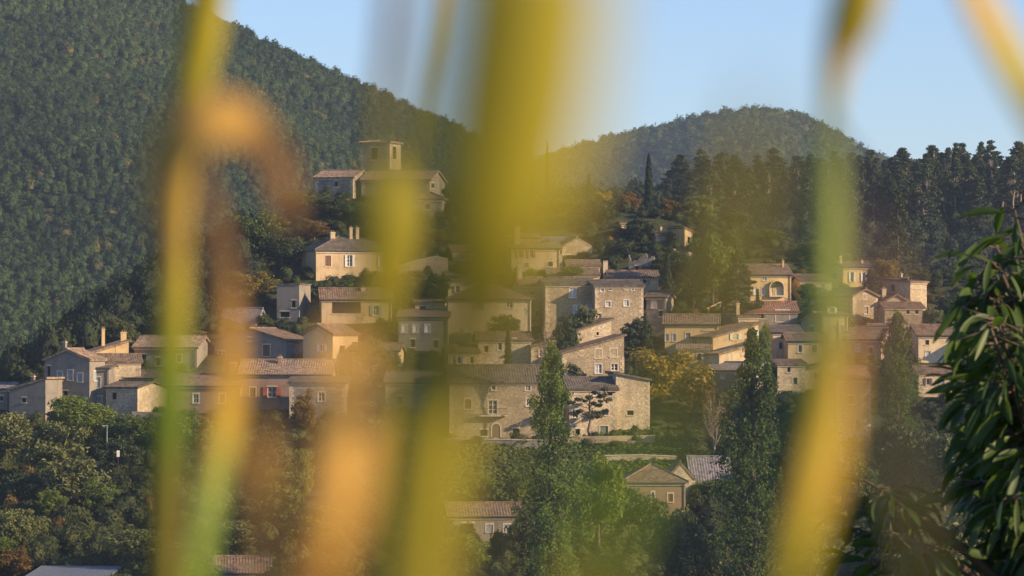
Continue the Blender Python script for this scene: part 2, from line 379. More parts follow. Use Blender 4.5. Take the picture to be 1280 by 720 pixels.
def house(name, label, cat, x0, x1, base, eave, psi=0, d=8, roof='gx', rise=9, wall='stone', tile='tile', wins=(), ch=(), shut='shut_white', D=None, over=.35, cornice=True):
    ps = R(psi); c, s = math.cos(ps), math.sin(ps)
    D = D or ground_D((x0+x1)/2, base)
    a0, a1 = (x0-640)/F, (x1-640)/F
    if psi < 0:
        Rx = a1*D; w = (Rx-a0*D)/(c-a0*s); L = (Rx-w*c, D-w*s)
    else:
        w = (a1*D-a0*D)/(c-a1*s); L = (a0*D, D)
    k = D/F; zb = k*(HY-base); H = k*(base-eave); rz = rise*k
    root = tag(empty(name, (L[0], L[1], zb), ps), label, cat)
    FOOT.append((L[0], L[1], c, s, w, d))
    zl = -4.5
    def face_uv(face, px, py):
        """photo point to (u, v) on the front, the right side or the left side"""
        al = (px-640)/F
        if face == 'F': ox, oy, tx, ty = L[0], L[1], c, s
        elif face == 'R': ox, oy, tx, ty = L[0]+w*c, L[1]+w*s, -s, c
        else: ox, oy, tx, ty = L[0]-d*s, L[1]+d*c, s, -c
        u = (al*oy-ox)/(tx-al*ty); Y = oy+u*ty
        return u, Y*(HY-py)/F-zb, Y/F
    TF = {'F': lambda u, n, v: (u, n, v), 'R': lambda u, n, v: (w-n, u, v), 'L': lambda u, n, v: (n, d-u, v)}
    holes = {'F': [], 'R': [], 'L': []}; todo = []
    hmin = H
    for wn in wins:
        face, cx, cy, pw, ph, st = wn[:6]
        u, v, kk = face_uv(face, cx, cy)
        cosf = abs(c) if face == 'F' else max(.25, abs(s))
        ww, hh = pw*kk/cosf, ph*kk
        lim = w if face == 'F' else d
        u0, u1 = max(.12, u-ww/2), min(lim-.12, u+ww/2); v0, v1 = v-hh/2, v+hh/2
        if u1-u0 < .25: continue
        ok = v1 < hmin-.12 and v0 > zl+.1 and st != 'a' and not any(u0 < h[1]+.05 and u1 > h[0]-.05 and v0 < h[3]+.05 and v1 > h[2]-.05 for h in holes[face])
        if ok: holes[face].append((u0, u1, v0, v1))
        todo.append((TF[face], u0, u1, v0, v1, st, not ok, wn[6] if len(wn) > 6 else shut))
    mb = MB()
    panel(mb, holes['F'], w, zl, H, TF['F']); panel(mb, holes['R'], d, zl, H, TF['R']); panel(mb, holes['L'], d, zl, H, TF['L'])
    mb.poly([(w, d, zl), (0, d, zl), (0, d, H), (w, d, H)])
    rf = MB(); o = over
    if roof == 'gx':
        h = H+rz; mb.poly([(w, 0, H), (w, d, H), (w, d/2, h)]); mb.poly([(0, d, H), (0, 0, H), (0, d/2, h)])
        f = rz/(d/2); e = .03
        corrug(rf, (-o, -o, H-o*f+.1), (w+o, -o, H-o*f+.1), (w+o, d/2, h+.1), (-o, d/2, h+.1))
        corrug(rf, (-o, d+o, H-o*f+.1), (w+o, d+o, H-o*f+.1), (w+o, d/2+.01, h+.1), (-o, d/2+.01, h+.1))
        rf.tube([(-o, d/2, h+.16), (w+o, d/2, h+.16)], [.14, .14], 6)
    elif roof == 'gy':
        h = H+rz; mb.poly([(0, 0, H), (w, 0, H), (w/2, 0, h)]); mb.poly([(w, d, H), (0, d, H), (w/2, d, h)])
        f = rz/(w/2)
        corrug(rf, (-o, -o, H-o*f+.1), (-o, d+o, H-o*f+.1), (w/2, d+o, h+.1), (w/2, -o, h+.1))
        corrug(rf, (w+o, -o, H-o*f+.1), (w+o, d+o, H-o*f+.1), (w/2+.01, d+o, h+.1), (w/2+.01, -o, h+.1))
        rf.tube([(w/2, -o, h+.16), (w/2, d+o, h+.16)], [.14, .14], 6)
    elif roof in ('sr', 'sl'):
        h = H+rz; zl_, zr_ = (H, h) if roof == 'sr' else (h, H)
        mb.poly([(0, 0, H), (w, 0, H), (w, 0, h)] if roof == 'sr' else [(0, 0, H), (w, 0, H), (0, 0, h)])
        mb.poly([(w, d, H), (0, d, H), (w, d, h)] if roof == 'sr' else [(w, d, H), (0, d, H), (0, d, h)])
        X = w if roof == 'sr' else 0
        mb.poly([(X, 0, H), (X, d, H), (X, d, h), (X, 0, h)])
        f = (zr_-zl_)/w
        corrug(rf, (-o, -o, zl_-o*f+.1), (-o, d+o, zl_-o*f+.1), (w+o, d+o, zr_+o*f+.1), (w+o, -o, zr_+o*f+.1))
    elif roof == 'sb':
        h = H+rz; mb.poly([(w, 0, H), (w, d, H), (w, d, h)]); mb.poly([(0, d, H), (0, 0, H), (0, d, h)]); mb.poly([(w, d, H), (0, d, H), (0, d, h), (w, d, h)])
        f = rz/d
        corrug(rf, (-o, -o, H-o*f+.1), (w+o, -o, H-o*f+.1), (w+o, d+o, h+o*f+.1), (-o, d+o, h+o*f+.1))
    elif roof == 'hip':
        h = H+rz; r0 = min(d/2, w/2-.02); e = H-.05; f = rz/(d/2)
        A, B, C_, D_ = (-o, -o, e), (w+o, -o, e), (w+o, d+o, e), (-o, d+o, e); E, G = (r0, d/2, h), (w-r0, d/2, h)
        dn = (0, 0, -.16)
        for q in ([A, B, G, E], [C_, D_, E, G], [B, C_, G], [D_, A, E]): rf.prism([(p[0], p[1], p[2]+.16) for p in q], dn)
        for p, q in ((A, E), (B, G), (C_, G), (D_, E), (E, G)):
            if p != q: rf.tube([(p[0], p[1], p[2]+.19), (q[0], q[1], q[2]+.19)], [.11, .11], 6)
    elif roof == 'flat':
        rf.box(-.12, w+.12, -.12, d+.12, H+.002, H+.22)
    elif roof == 'ruin':
        rnd = random.Random(int(x0)); n = 9; top = [(w*i/n, rz*rnd.uniform(.15, 1)) for i in range(n+1)]
        for i in range(n):
            a, b = top[i], top[i+1]
            mb.prism([(a[0], 0, H), (b[0], 0, H), (b[0], 0, H+b[1]), (a[0], 0, H+a[1])], (0, .5, 0))
    body = mb.build('wall', M[wall], root)
    ro = rf.build('roof', M[tile], root) if rf.v else None
    if cornice and roof in ('gx', 'sb', 'hip') and H > 1:
        cb = MB(); cb.box(-.1, w+.1, -.16, -.002, H-.42, H-.14); cb.build('cornice', M['surround'], root)
    if wall.startswith('plaster') and H > 3 and roof in ('gx', 'hip', 'sb'):
        g_ = MB(); g_.tube([(w-.25, -.07, -1), (w-.25, -.07, H-.5), (w-.25, -over+.02, H-.2)], [.055, .055, .055], 6)
        g_.build('downpipe', M['door_wood'], root)
        g_ = MB(); g_.tube([(-over, -over-.09, H-.02), (w+over, -over-.09, H-.02)], [.075, .075], 6); g_.build('gutter', M['door_wood'], root)
    rw = random.Random(int(x0*7+base))
    if wall.startswith('stone') and H > 2.5:
        ql, qr = MB(), MB(); z = -.5; i_ = 0
        while z < H-.75:
            hq = rw.uniform(.3, .48); lq = .62 if i_ % 2 else .36; i_ += 1; t_ = z+hq-.001
            ql.prism([(-.035, -.035, z), (lq, -.035, z), (lq, -.002, z), (-.002, -.002, z), (-.002, .98-lq, z), (-.035, .98-lq, z)], (0, 0, hq-.001))
            qr.prism([(w-lq, -.035, z), (w+.035, -.035, z), (w+.035, .98-lq, z), (w+.002, .98-lq, z), (w+.002, -.002, z), (w-lq, -.002, z)], (0, 0, hq-.001)); z += hq
        ql.build('cornerstones', M['stone_pale'], root); qr.build('cornerstones', M['stone_pale'], root)
    if ro is not None and H > 3 and rw.random() < .34:
        ab = MB(); ax = rw.uniform(.2, .8)*w; ay = d*.5; ab.tube([(ax, ay, H), (ax, ay, H+rz+1.9)], [.03, .025], 5)
        for q in range(5): ab.box(ax-.5+q*.22, ax-.48+q*.22, ay-.28, ay+.28, H+rz+1.7, H+rz+1.72)
        ab.box(ax-.55, ax+.5, ay-.014, ay+.014, H+rz+1.724, H+rz+1.75); ab.build('aerial', M['iron'], ro)
    for t in todo:
        t = list(t)
        if t[5] == 'w' and len(todo) < 5 and rw.random() < .4: t[5] = 's'; t[7] = rw.choice(['shut_white', 'shut_brown', 'shut_blue', 'shut_green'])
        add_window(root, *t)
    for (cx, top, bot, pw) in ch:
        u, v, kk = face_uv('F', cx, bot); u = min(max(u, .3), w-.3); ww = pw*kk; y0 = d*.35
        kk *= 1+y0/D
        m2 = MB(); zt = D*(1+y0/D)*(HY-top)/F-zb; zbm = min(v, zt-.6)-1.0
        m2.box(u-ww/2, u+ww/2, y0, y0+max(.55, ww*.8), zbm, zt-.12, 0); m2.box(u-ww/2-.07, u+ww/2+.07, y0-.07, y0+max(.55, ww*.8)+.07, zt-.12, zt, 1)
        for q in (-.22, .22): m2.tube([(u+q*ww, y0+.3, zt), (u+q*ww, y0+.3, zt+.3)], [.1, .09], 6, 2)
        m2.build('chimney', [M[wall], M['surround'], M['tile_red']], ro or root)
    root['_w'] = w; root['_H'] = H
    return root

H = house
# --- left group, seen below the dark wooded flank
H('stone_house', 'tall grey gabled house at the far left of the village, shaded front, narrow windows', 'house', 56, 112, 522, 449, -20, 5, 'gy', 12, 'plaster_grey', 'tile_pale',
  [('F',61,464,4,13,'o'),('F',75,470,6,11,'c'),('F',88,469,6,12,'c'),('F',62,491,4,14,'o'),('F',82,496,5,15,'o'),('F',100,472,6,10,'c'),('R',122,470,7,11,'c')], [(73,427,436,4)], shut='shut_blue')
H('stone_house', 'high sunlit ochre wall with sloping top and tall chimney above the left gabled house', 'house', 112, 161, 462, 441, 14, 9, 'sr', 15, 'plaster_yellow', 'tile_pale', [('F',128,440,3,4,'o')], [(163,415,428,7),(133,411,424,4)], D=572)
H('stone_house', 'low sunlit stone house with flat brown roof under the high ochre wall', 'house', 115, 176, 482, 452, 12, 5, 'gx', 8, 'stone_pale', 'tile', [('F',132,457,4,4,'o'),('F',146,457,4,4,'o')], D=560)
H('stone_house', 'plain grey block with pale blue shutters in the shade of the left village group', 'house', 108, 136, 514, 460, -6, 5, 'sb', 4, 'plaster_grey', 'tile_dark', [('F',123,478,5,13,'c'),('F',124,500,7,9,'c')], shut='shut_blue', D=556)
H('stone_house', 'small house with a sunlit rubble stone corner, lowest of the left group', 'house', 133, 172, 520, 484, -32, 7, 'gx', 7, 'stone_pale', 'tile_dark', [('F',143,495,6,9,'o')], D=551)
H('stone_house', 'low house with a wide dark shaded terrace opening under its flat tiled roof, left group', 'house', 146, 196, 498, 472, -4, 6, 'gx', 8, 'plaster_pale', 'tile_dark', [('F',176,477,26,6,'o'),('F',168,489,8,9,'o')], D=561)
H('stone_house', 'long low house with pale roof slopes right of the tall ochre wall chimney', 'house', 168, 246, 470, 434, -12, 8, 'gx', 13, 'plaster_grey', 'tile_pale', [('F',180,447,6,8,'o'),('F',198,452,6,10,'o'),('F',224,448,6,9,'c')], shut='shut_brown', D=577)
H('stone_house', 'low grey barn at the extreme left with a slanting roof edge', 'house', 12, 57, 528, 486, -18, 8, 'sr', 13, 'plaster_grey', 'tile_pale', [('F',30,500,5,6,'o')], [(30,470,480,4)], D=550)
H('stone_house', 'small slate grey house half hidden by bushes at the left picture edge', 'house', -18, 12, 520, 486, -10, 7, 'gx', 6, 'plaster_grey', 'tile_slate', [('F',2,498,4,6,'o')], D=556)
# --- second group
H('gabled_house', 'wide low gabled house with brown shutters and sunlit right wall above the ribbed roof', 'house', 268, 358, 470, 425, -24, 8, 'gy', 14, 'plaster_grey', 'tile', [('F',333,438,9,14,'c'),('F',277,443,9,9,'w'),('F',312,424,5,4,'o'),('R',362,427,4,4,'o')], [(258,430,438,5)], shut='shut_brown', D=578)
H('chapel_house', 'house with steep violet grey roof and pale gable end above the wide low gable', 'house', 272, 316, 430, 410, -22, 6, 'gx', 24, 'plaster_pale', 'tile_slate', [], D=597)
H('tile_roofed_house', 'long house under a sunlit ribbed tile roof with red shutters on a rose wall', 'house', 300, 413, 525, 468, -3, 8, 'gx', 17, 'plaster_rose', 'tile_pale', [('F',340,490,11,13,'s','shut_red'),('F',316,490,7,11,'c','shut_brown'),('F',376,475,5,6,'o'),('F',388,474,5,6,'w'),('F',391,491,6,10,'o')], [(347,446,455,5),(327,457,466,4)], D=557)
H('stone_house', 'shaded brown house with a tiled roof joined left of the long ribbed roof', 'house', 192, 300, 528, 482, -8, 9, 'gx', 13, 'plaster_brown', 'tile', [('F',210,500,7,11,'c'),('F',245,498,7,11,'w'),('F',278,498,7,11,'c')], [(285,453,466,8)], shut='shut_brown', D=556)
H('gabled_house', 'narrow ochre gabled house with small white shutters and a round attic opening', 'house', 379, 416, 478, 417, -30, 7, 'gy', 11, 'plaster', 'tile', [('F',403,435,6,8,'s'),('F',397,420,5,4,'o'),('R',428,437,6,10,'o')], D=573)
H('small_house', 'low annex with a single little window behind the orange leaved climber', 'house', 362, 432, 522, 478, -3, 5, 'sb', 6, 'stone_grey', 'tile_dark', [('F',402,496,8,11,'w'),('F',376,500,6,9,'o')], D=549)
H('tower_house', 'grey wall with a small white balcony, standing left above the brown villa', 'house', 346, 374, 412, 356, -14, 6, 'flat', 0, 'plaster_grey', 'tile_dark', [('F',367,380,5,9,'o'),('F',356,393,12,7,'o')], D=599)
H('villa', 'square villa with a hipped roof, white shuttered window and deep shaded left flank', 'villa', 395, 498, 362, 313, 20, 12, 'hip', 20, 'plaster', 'tile_dark', [('F',437,326,6,14,'s'),('F',478,327,6,14,'s'),('F',410,326,7,13,'c','shut_brown'),('L',374,330,8,12,'c','shut_brown'),('L',384,352,8,10,'o')], [(426,290,308,6),(449,284,298,4),(457,284,298,4)], D=616)
H('small_house', 'pale lean-to with a tiled porch roof and wide dark veranda below the hipped villa', 'house', 402, 490, 408, 374, 6, 6, 'gx', 13, 'plaster', 'tile', [('F',433,384,36,16,'o'),('F',470,388,7,12,'w')], [(455,360,368,5)], D=598)
H('stone_house', 'house with a row of three white shuttered windows behind the yellow reed', 'house', 498, 560, 446, 396, -3, 8, 'gx', 8, 'plaster_grey', 'tile', [('F',505,411,6,9,'c'),('F',519,411,6,9,'c'),('F',534,411,6,9,'c'),('F',516,429,6,10,'o'),('F',545,430,6,10,'o')], D=586)
H('small_house', 'tiny annex with a pale framed opening tucked between trees left of the broad green reed', 'house', 519, 556, 400, 377, -6, 5, 'sb', 5, 'plaster_pale', 'tile', [('F',528,386,8,7,'o')], D=604)
H('stone_house', 'grey stone house mostly hidden behind the broad yellow green reed', 'house', 482, 570, 546, 478, -4, 8, 'gx', 12, 'stone_grey', 'tile_dark', [('F',500,500,6,10,'o'),('F',530,500,6,10,'w'),('F',525,528,7,12,'d')], D=548)
# --- centre
H('big_house', 'cream house under a broad hipped brown roof with one paned window and a drainpipe', 'house', 560, 664, 440, 374, 2, 11, 'hip', 20, 'plaster_pale', 'tile', [('F',637,380,8,9,'w'),('F',600,381,8,9,'w'),('F',620,410,7,11,'c','shut_brown')], [(615,354,366,5)], D=589)
H('stone_house', 'narrow pale stone house with a tall chimney, wedged against the two great stone facades', 'house', 651, 681, 430, 356, 9, 8, 'gx', 9, 'stone_pale', 'tile', [('F',666,366,4,5,'o'),('F',672,392,5,7,'o')], [(649,330,350,6)], D=596)
H('stone_house', 'great stone facade with a tall white framed window, left half of the joined pair', 'house', 682, 744, 432, 355, 7, 9, 'gx', 6, 'stone', 'tile_dark', [('F',716,366,8,12,'p'),('F',721,387,8,10,'p'),('F',729,390,7,12,'d'),('F',739,387,7,11,'p')], D=590)
H('stone_house', 'great stone facade with four small square windows, right half of the joined pair', 'house', 744, 804, 428, 357, 9, 9, 'gx', 6, 'stone', 'tile_dark', [('F',753,362,4,5,'p'),('F',760,380,6,6,'p'),('F',783,379,6,7,'p'),('F',763,361,3,3,'o'),('F',783,360,3,4,'o'),('F',791,361,3,4,'p'),('F',749,396,4,8,'o')], D=588)
H('stone_house', 'stepped stone house rising to the right in front of the great facades', 'house', 722, 764, 448, 413, 14, 7, 'sr', 14, 'stone_pale', 'tile', [('F',747,417,3,4,'o'),('F',752,421,2,3,'o')], D=579)
H('stone_house', 'stone house with a long slanting roofline and four pale windows above the pine terrace', 'house', 703, 780, 482, 441, 10, 8, 'sr', 22, 'stone', 'tile', [('F',748,442,8,11,'p'),('F',767,441,8,10,'p'),('F',727,442,4,5,'o'),('F',748,461,8,11,'p'),('F',768,459,8,8,'w')], D=568)
H('stone_house', 'tall sunlit stone wall with a green door, the end of the lowest terrace house', 'house', 770, 812, 545, 474, 8, 7, 'sl', 8, 'stone_pale', 'tile_dark', [('F',788,516,8,6,'o')], D=547, cornice=False)
H('stone_house', 'lowest terrace house with an upper gallery under its roof and a flat pine before it', 'house', 712, 771, 545, 486, 8, 8, 'gx', 13, 'stone_pale', 'tile_dark', [('F',722,490,10,6,'o'),('F',746,491,9,7,'w'),('F',764,491,10,7,'o'),('F',719,517,7,10,'w'),('F',758,515,5,8,'w'),('F',755,538,10,11,'g'),('F',722,540,6,8,'o')], D=545)
bh = H('farmhouse', 'big stone farmhouse with an arched door under a long balcony and tall french window', 'house', 562, 680, 548, 478, 4, 10, 'gx', 20, 'stone', 'tile_dark', [('F',617,484,5,7,'w'),('F',616,509,11,17,'w'),('F',620,538,10,17,'a'),('F',605,541,9,8,'o'),('F',660,484,6,8,'w'),('F',661,503,6,9,'w'),('F',585,505,8,12,'c','shut_brown'),('F',645,540,8,9,'o')], D=543)
H('stone_house', 'lit stone house between cream hipped house and farmhouse, a slim cypress before it', 'house', 598, 664, 462, 425, 6, 7, 'gx', 9, 'stone_pale', 'tile', [('F',625,432,5,11,'w'),('F',643,428,4,9,'p'),('F',608,436,5,8,'o')], D=574)
H('small_house', 'little shed with a pale roof edge between the big poplar and four window house', 'shed', 706, 730, 484, 468, 12, 4, 'sl', 8, 'stone_pale', 'tile_pale', [('F',712,472,3,5,'p')], D=557)
# --- upper centre
H('villa', 'rendered house with two red shuttered windows under a thin roof, upper village', 'house', 639, 700, 340, 310, 6, 8, 'gx', 6, 'plaster', 'tile', [('F',650,317,5,10,'s'),('F',664,317,5,10,'s'),('F',688,330,6,6,'o'),('F',658,331,5,5,'c')], [(649,283,300,7)], shut='shut_red', D=621)
H('small_house', 'upper storey block with plain shutters rising behind the red shuttered house', 'house', 621, 674, 322, 297, 5, 6, 'gx', 4, 'plaster', 'tile', [('F',629,301,5,6,'c'),('F',641,301,5,6,'c'),('F',661,301,4,6,'w')], shut='shut_brown', D=630)
H('stone_house', 'shaded stone house with a dark arch left of the red shutters', 'house', 604, 640, 342, 309, 8, 6, 'sb', 5, 'stone_grey', 'tile_dark', [('F',625,322,14,18,'o')], D=623)
H('small_house', 'low house with white roof edging at the right shoulder of the red shuttered house', 'house', 674, 712, 322, 302, 8, 7, 'gx', 5, 'plaster', 'metal_roof', [('F',698,312,4,6,'o')], D=632)
H('barn', 'windowless sunlit stone barn with a rounded shoulder, upper village', 'barn', 703, 740, 338, 308, 10, 8, 'gy', 11, 'stone', 'tile_pale', [('F',707,321,3,5,'p'),('F',711,321,3,5,'o')], D=628, over=.05, cornice=False)
H('small_house', 'low roofed house with small windows just right of the sunlit barn', 'house', 710, 750, 342, 331, 5, 5, 'gx', 5, 'plaster', 'tile', [('F',718,334,5,3,'o'),('F',734,334,5,3,'o')], D=616)
H('small_house', 'long low house with lit wall and dark doorway above the right great facade', 'house', 762, 823, 362, 346, 4, 6, 'gx', 7, 'plaster', 'tile', [('F',806,351,4,6,'o'),('F',780,350,5,5,'w'),('F',794,350,5,5,'c','shut_brown')], D=608)
H('ruined_house', 'roofless ruin with jagged broken walls below the villa on the crest', 'ruin', 786, 818, 348, 330, -12, 5, 'ruin', 14, 'stone_grey', 'tile_dark', [('F',796,336,4,7,'o')], D=617)
H('villa', 'low ochre villa with two white windows on the crest by the tall cypress', 'villa', 820, 857, 318, 293, 18, 9, 'gx', 3, 'plaster_yellow', 'tile', [('F',827,301,4,10,'p'),('F',845,301,4,9,'p'),('L',812,302,4,10,'p')], [(835,284,291,2)], D=634)
H('small_house', 'blank sunlit end wall block adjoining the villa on the crest', 'house', 856, 866, 322, 289, 20, 7, 'sl', 5, 'plaster_yellow', 'tile', [('F',861,300,3,8,'o')], D=631, over=.1, cornice=False)
H('small_house', 'small house with a thin flat roof peeping between trees left of the tall cypress', 'house', 777, 800, 300, 279, 8, 6, 'sb', 3, 'plaster_yellow', 'tile_pale', [('F',784,285,4,7,'p')], D=640)
# --- church on the crest
H('church', 'low lit tile roof of the church side wing at the left of its tower', 'church', 394, 441, 250, 221, -20, 8, 'gx', 9, 'stone_grey', 'tile_pale', [('F',420,230,4,7,'o')], D=656)
H('church', 'long church nave with a lit gable end at its right and a dim long wall', 'church', 452, 537, 258, 224, -14, 10, 'gx', 12, 'stone_grey', 'tile_pale', [('F',480,235,5,9,'o'),('F',510,235,5,9,'o'),('R',541,232,3,6,'o')], D=654)
H('church_tower', 'square church bell tower with a sunlit right face and tall belfry opening', 'tower', 451, 487, 250, 178, -20, 5.2, 'hip', 3, 'stone', 'tile_pale', [('R',493,191,4,16,'o'),('F',468,192,8,15,'o')], D=664, cornice=False)
H('pavilion', 'small building with a low hipped roof in front of the lit church gable', 'house', 516, 553, 272, 249, -5, 8, 'hip', 9, 'stone_grey', 'tile', [('F',534,258,6,7,'o')], D=645)
# --- right
H('arched_house', 'bright ochre house with one huge arch, painted as lit, and a fan of climbing leaves', 'house', 938, 989, 384, 343, 6, 10, 'gx', 12, 'plaster_yellow', 'tile', [('F',956,348,5,5,'w'),('F',954,364,4,9,'p'),('F',944,364,4,9,'c')], [(984,326,338,2)], D=602)
H('modern_house', 'long low house with a straight red brown roof and glazed terrace corner', 'house', 908, 997, 412, 389, 2, 8, 'gx', 11, 'plaster_grey', 'tile_red', [('F',978,395,16,14,'w'),('F',948,394,14,8,'o'),('F',920,396,6,8,'c')], D=592)
H('small_house', 'small sunlit cube with a twin chimney in front of the straight red brown roof', 'house', 923, 948, 416, 395, 8, 5, 'sb', 2, 'plaster', 'tile', [('F',930,404,3,4,'o')], [(925,379,396,4)], D=586)
H('stone_house', 'rendered house with a long slanting roof and pale green shutters', 'house', 891, 948, 455, 421, 24, 9, 'sr', 17, 'plaster', 'tile', [('F',919,421,7,7,'s','shut_green'),('F',943,416,5,7,'w'),('L',868,440,5,9,'w')], D=577)
H('small_house', 'lower annex under the slanting roof with pale green shutters', 'house', 899, 946, 470, 442, 22, 5, 'sr', 13, 'plaster_pale', 'tile_pale', [('F',912,447,5,10,'c','shut_brown'),('F',929,440,4,8,'p')], D=568)
H('villa', 'yellowish house with open upper loggia and two white doors left of the slanting roof', 'house', 831, 898, 434, 405, -3, 8, 'gx', 11, 'plaster_yellow', 'tile', [('F',887,409,16,7,'o'),('F',834,422,4,9,'p'),('F',843,422,4,9,'p'),('F',860,420,6,8,'w')], D=583)
H('stone_house', 'bluish shaded house with one white window beside the right poplar', 'house', 884, 940, 512, 463, -32, 7, 'gx', 9, 'plaster_grey', 'tile_slate', [('F',903,470,4,6,'p'),('F',920,480,5,9,'p'),('F',895,492,5,9,'o')], D=562)
H('stone_house', 'pale house with a dark flat roof and two tall windows right of the slanting roof', 'house', 966, 1002, 452, 415, 4, 8, 'gx', 7, 'plaster_pale', 'tile_dark', [('F',976,432,4,8,'o'),('F',988,433,4,11,'w')], D=581)
H('gabled_house', 'shaded gabled house seen through the pale green reed stem', 'house', 1001, 1031, 424, 400, -18, 8, 'gy', 9, 'plaster_grey', 'tile', [('F',1015,412,4,8,'o')], D=590)
H('stone_house', 'cream house with a pair of white windows beside the gabled stone house', 'house', 1029, 1060, 430, 393, 5, 7, 'sb', 3, 'plaster_pale', 'tile_pale', [('F',1044,411,4,8,'p'),('F',1053,411,3,8,'p'),('F',1040,388,6,6,'w')], D=588)
H('stone_house', 'house with a broad dark roof below the shaded gable, one shuttered window', 'house', 985, 1034, 458, 426, 3, 8, 'gx', 9, 'plaster', 'tile', [('F',1018,436,6,9,'c'),('F',1000,436,5,9,'w')], shut='shut_brown', D=575)
H('stone_house', 'rough stone cottage with a dark low window right of the tall right poplar', 'house', 972, 1006, 490, 455, 4, 6, 'sb', 5, 'stone_pale', 'tile', [('F',986,462,4,6,'o'),('F',994,476,5,8,'d')], D=565)
H('stone_house', 'stone cottage with a half gable low down behind the orange reed leaf', 'house', 1006, 1046, 484, 461, 8, 7, 'sr', 9, 'stone_pale', 'tile', [('F',1020,470,5,8,'o'),('F',1036,470,4,7,'w')], D=567)
H('gabled_house', 'tall stone gabled house with two small centred windows and a shaded left side', 'house', 1066, 1097, 408, 369, 26, 9, 'gy', 8, 'stone', 'tile', [('F',1081,371,4,6,'w'),('F',1083,388,5,9,'w')], D=596)
H('villa', 'ochre house with two white shuttered windows at the top of the right hand group', 'house', 1054, 1090, 366, 333, 10, 7, 'gx', 5, 'plaster_yellow', 'tile', [('F',1065,346,4,12,'s'),('F',1080,347,4,12,'s')], [(1043,320,332,3),(1083,326,332,2)], D=611)
H('loggia_house', 'house with a sunlit end wall and a columned upper loggia', 'house', 1138, 1158, 390, 352, 36, 6.5, 'sb', 4, 'stone_pale', 'tile', [('F',1141.5,356.5,3,7,'o'),('F',1146,356.5,3,7,'o'),('F',1150.5,356.5,3,7,'o'),('F',1155,356.5,3,7,'o'),('L',1130,352,8,8,'o'),('L',1116,360,5,9,'o')], [(1124,342,350,2)], D=602)
H('small_house', 'small gabled stone annex with a square chimney below the loggia house', 'house', 1106, 1136, 392, 376, 10, 6, 'gy', 8, 'stone_pale', 'tile', [('F',1122,377,3,5,'o')], [(1110,361,372,5)], D=597)
H('small_house', 'low long stone house behind the short poplar, right of the tall gable', 'house', 1106, 1153, 404, 384, 6, 5, 'gx', 5, 'stone', 'tile', [('F',1135,390,4,5,'o'),('F',1146,390,4,5,'o')], D=590)
H('stone_house', 'brownish shaded house with a large roof below the tall stone gable', 'house', 1056, 1101, 458, 424, -20, 9, 'gx', 15, 'plaster_rose', 'tile', [('F',1072,435,5,9,'p'),('F',1088,438,5,8,'o')], D=580)
H('stone_house', 'cream house with brown roofs between the short poplar and the fruit tree', 'house', 1148, 1206, 456, 419, 6, 8, 'gx', 12, 'plaster_pale', 'tile', [('F',1160,442,6,6,'p'),('F',1159,428,5,6,'o'),('F',1188,432,6,10,'w')], D=580)
H('small_house', 'flat topped house with a pale roof line behind the short poplar', 'house', 1140, 1172, 424, 410, 8, 5, 'gx', 5, 'plaster', 'tile_slate', [('F',1160,416,5,4,'o')], D=592)
H('small_house', 'sunlit house fragment at the right picture edge behind the fruit tree', 'house', 1240, 1296, 432, 414, 5, 7, 'gx', 10, 'plaster_yellow', 'tile_pale', [('F',1256,421,5,6,'o'),('F',1272,421,5,6,'w')], D=588)
H('stone_house', 'pinkish rubble stone house low behind the fruit tree and orange reed', 'house', 1046, 1088, 560, 474, 6, 9, 'gx', 10, 'stone_pink', 'tile', [('F',1064,500,6,10,'o'),('F',1072,530,6,12,'d')], D=542)
# --- small houses packed between the others
H('small_house', 'low brown roofed house between the narrow ochre gable and the hipped cream house', 'house', 440, 498, 470, 438, -6, 6, 'gx', 8, 'plaster', 'tile', [('F',455,450,6,9,'w'),('F',482,450,6,9,'c')], shut='shut_brown', D=574)
H('small_house', 'small cream house under the curved terrace wall beside the tiny annex', 'house', 560, 598, 374, 350, 5, 6, 'gx', 7, 'plaster_pale', 'tile', [('F',572,361,5,8,'w'),('F',588,361,5,8,'c')], D=606)
H('small_house', 'low outbuilding with a long tiled roof behind the left great facade', 'house', 686, 748, 352, 343, 6, 5, 'gx', 6, 'stone_pale', 'tile', [('F',700,347,5,5,'o')], D=606)
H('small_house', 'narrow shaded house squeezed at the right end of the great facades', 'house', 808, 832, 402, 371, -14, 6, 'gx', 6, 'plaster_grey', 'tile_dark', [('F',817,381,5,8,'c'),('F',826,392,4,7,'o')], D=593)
H('small_house', 'sunlit low house with a pale wall above the pale green reed stem', 'house', 1000, 1040, 368, 350, 8, 6, 'gx', 6, 'plaster_pale', 'tile', [('F',1012,358,5,7,'w'),('F',1028,358,5,7,'w')], D=606)
H('small_house', 'little cream house in front of the low long stone house by the short poplar', 'house', 1092, 1128, 436, 412, 8, 6, 'gx', 6, 'plaster_pale', 'tile', [('F',1102,422,4,7,'w'),('F',1118,422,4,7,'c')], D=584)
H('small_house', 'small ochre house with a dark doorway right of the cream brown roofed house', 'house', 1210, 1246, 452, 428, 6, 6, 'gx', 8, 'plaster', 'tile', [('F',1222,440,6,11,'d'),('F',1236,438,5,8,'w')], D=578)
H('small_house', 'pale cottage low behind the fruit tree, under the cream brown roofed house', 'house', 1148, 1190, 492, 466, 5, 6, 'gx', 7, 'stone_pale', 'tile', [('F',1160,477,5,8,'w'),('F',1178,477,5,8,'c')], D=563, shut='shut_blue')
H('small_house', 'small stone house between the brownish roof and the pinkish rubble house', 'house', 1058, 1094, 482, 462, 6, 6, 'sb', 4, 'stone', 'tile', [('F',1070,470,4,6,'w')], D=568)
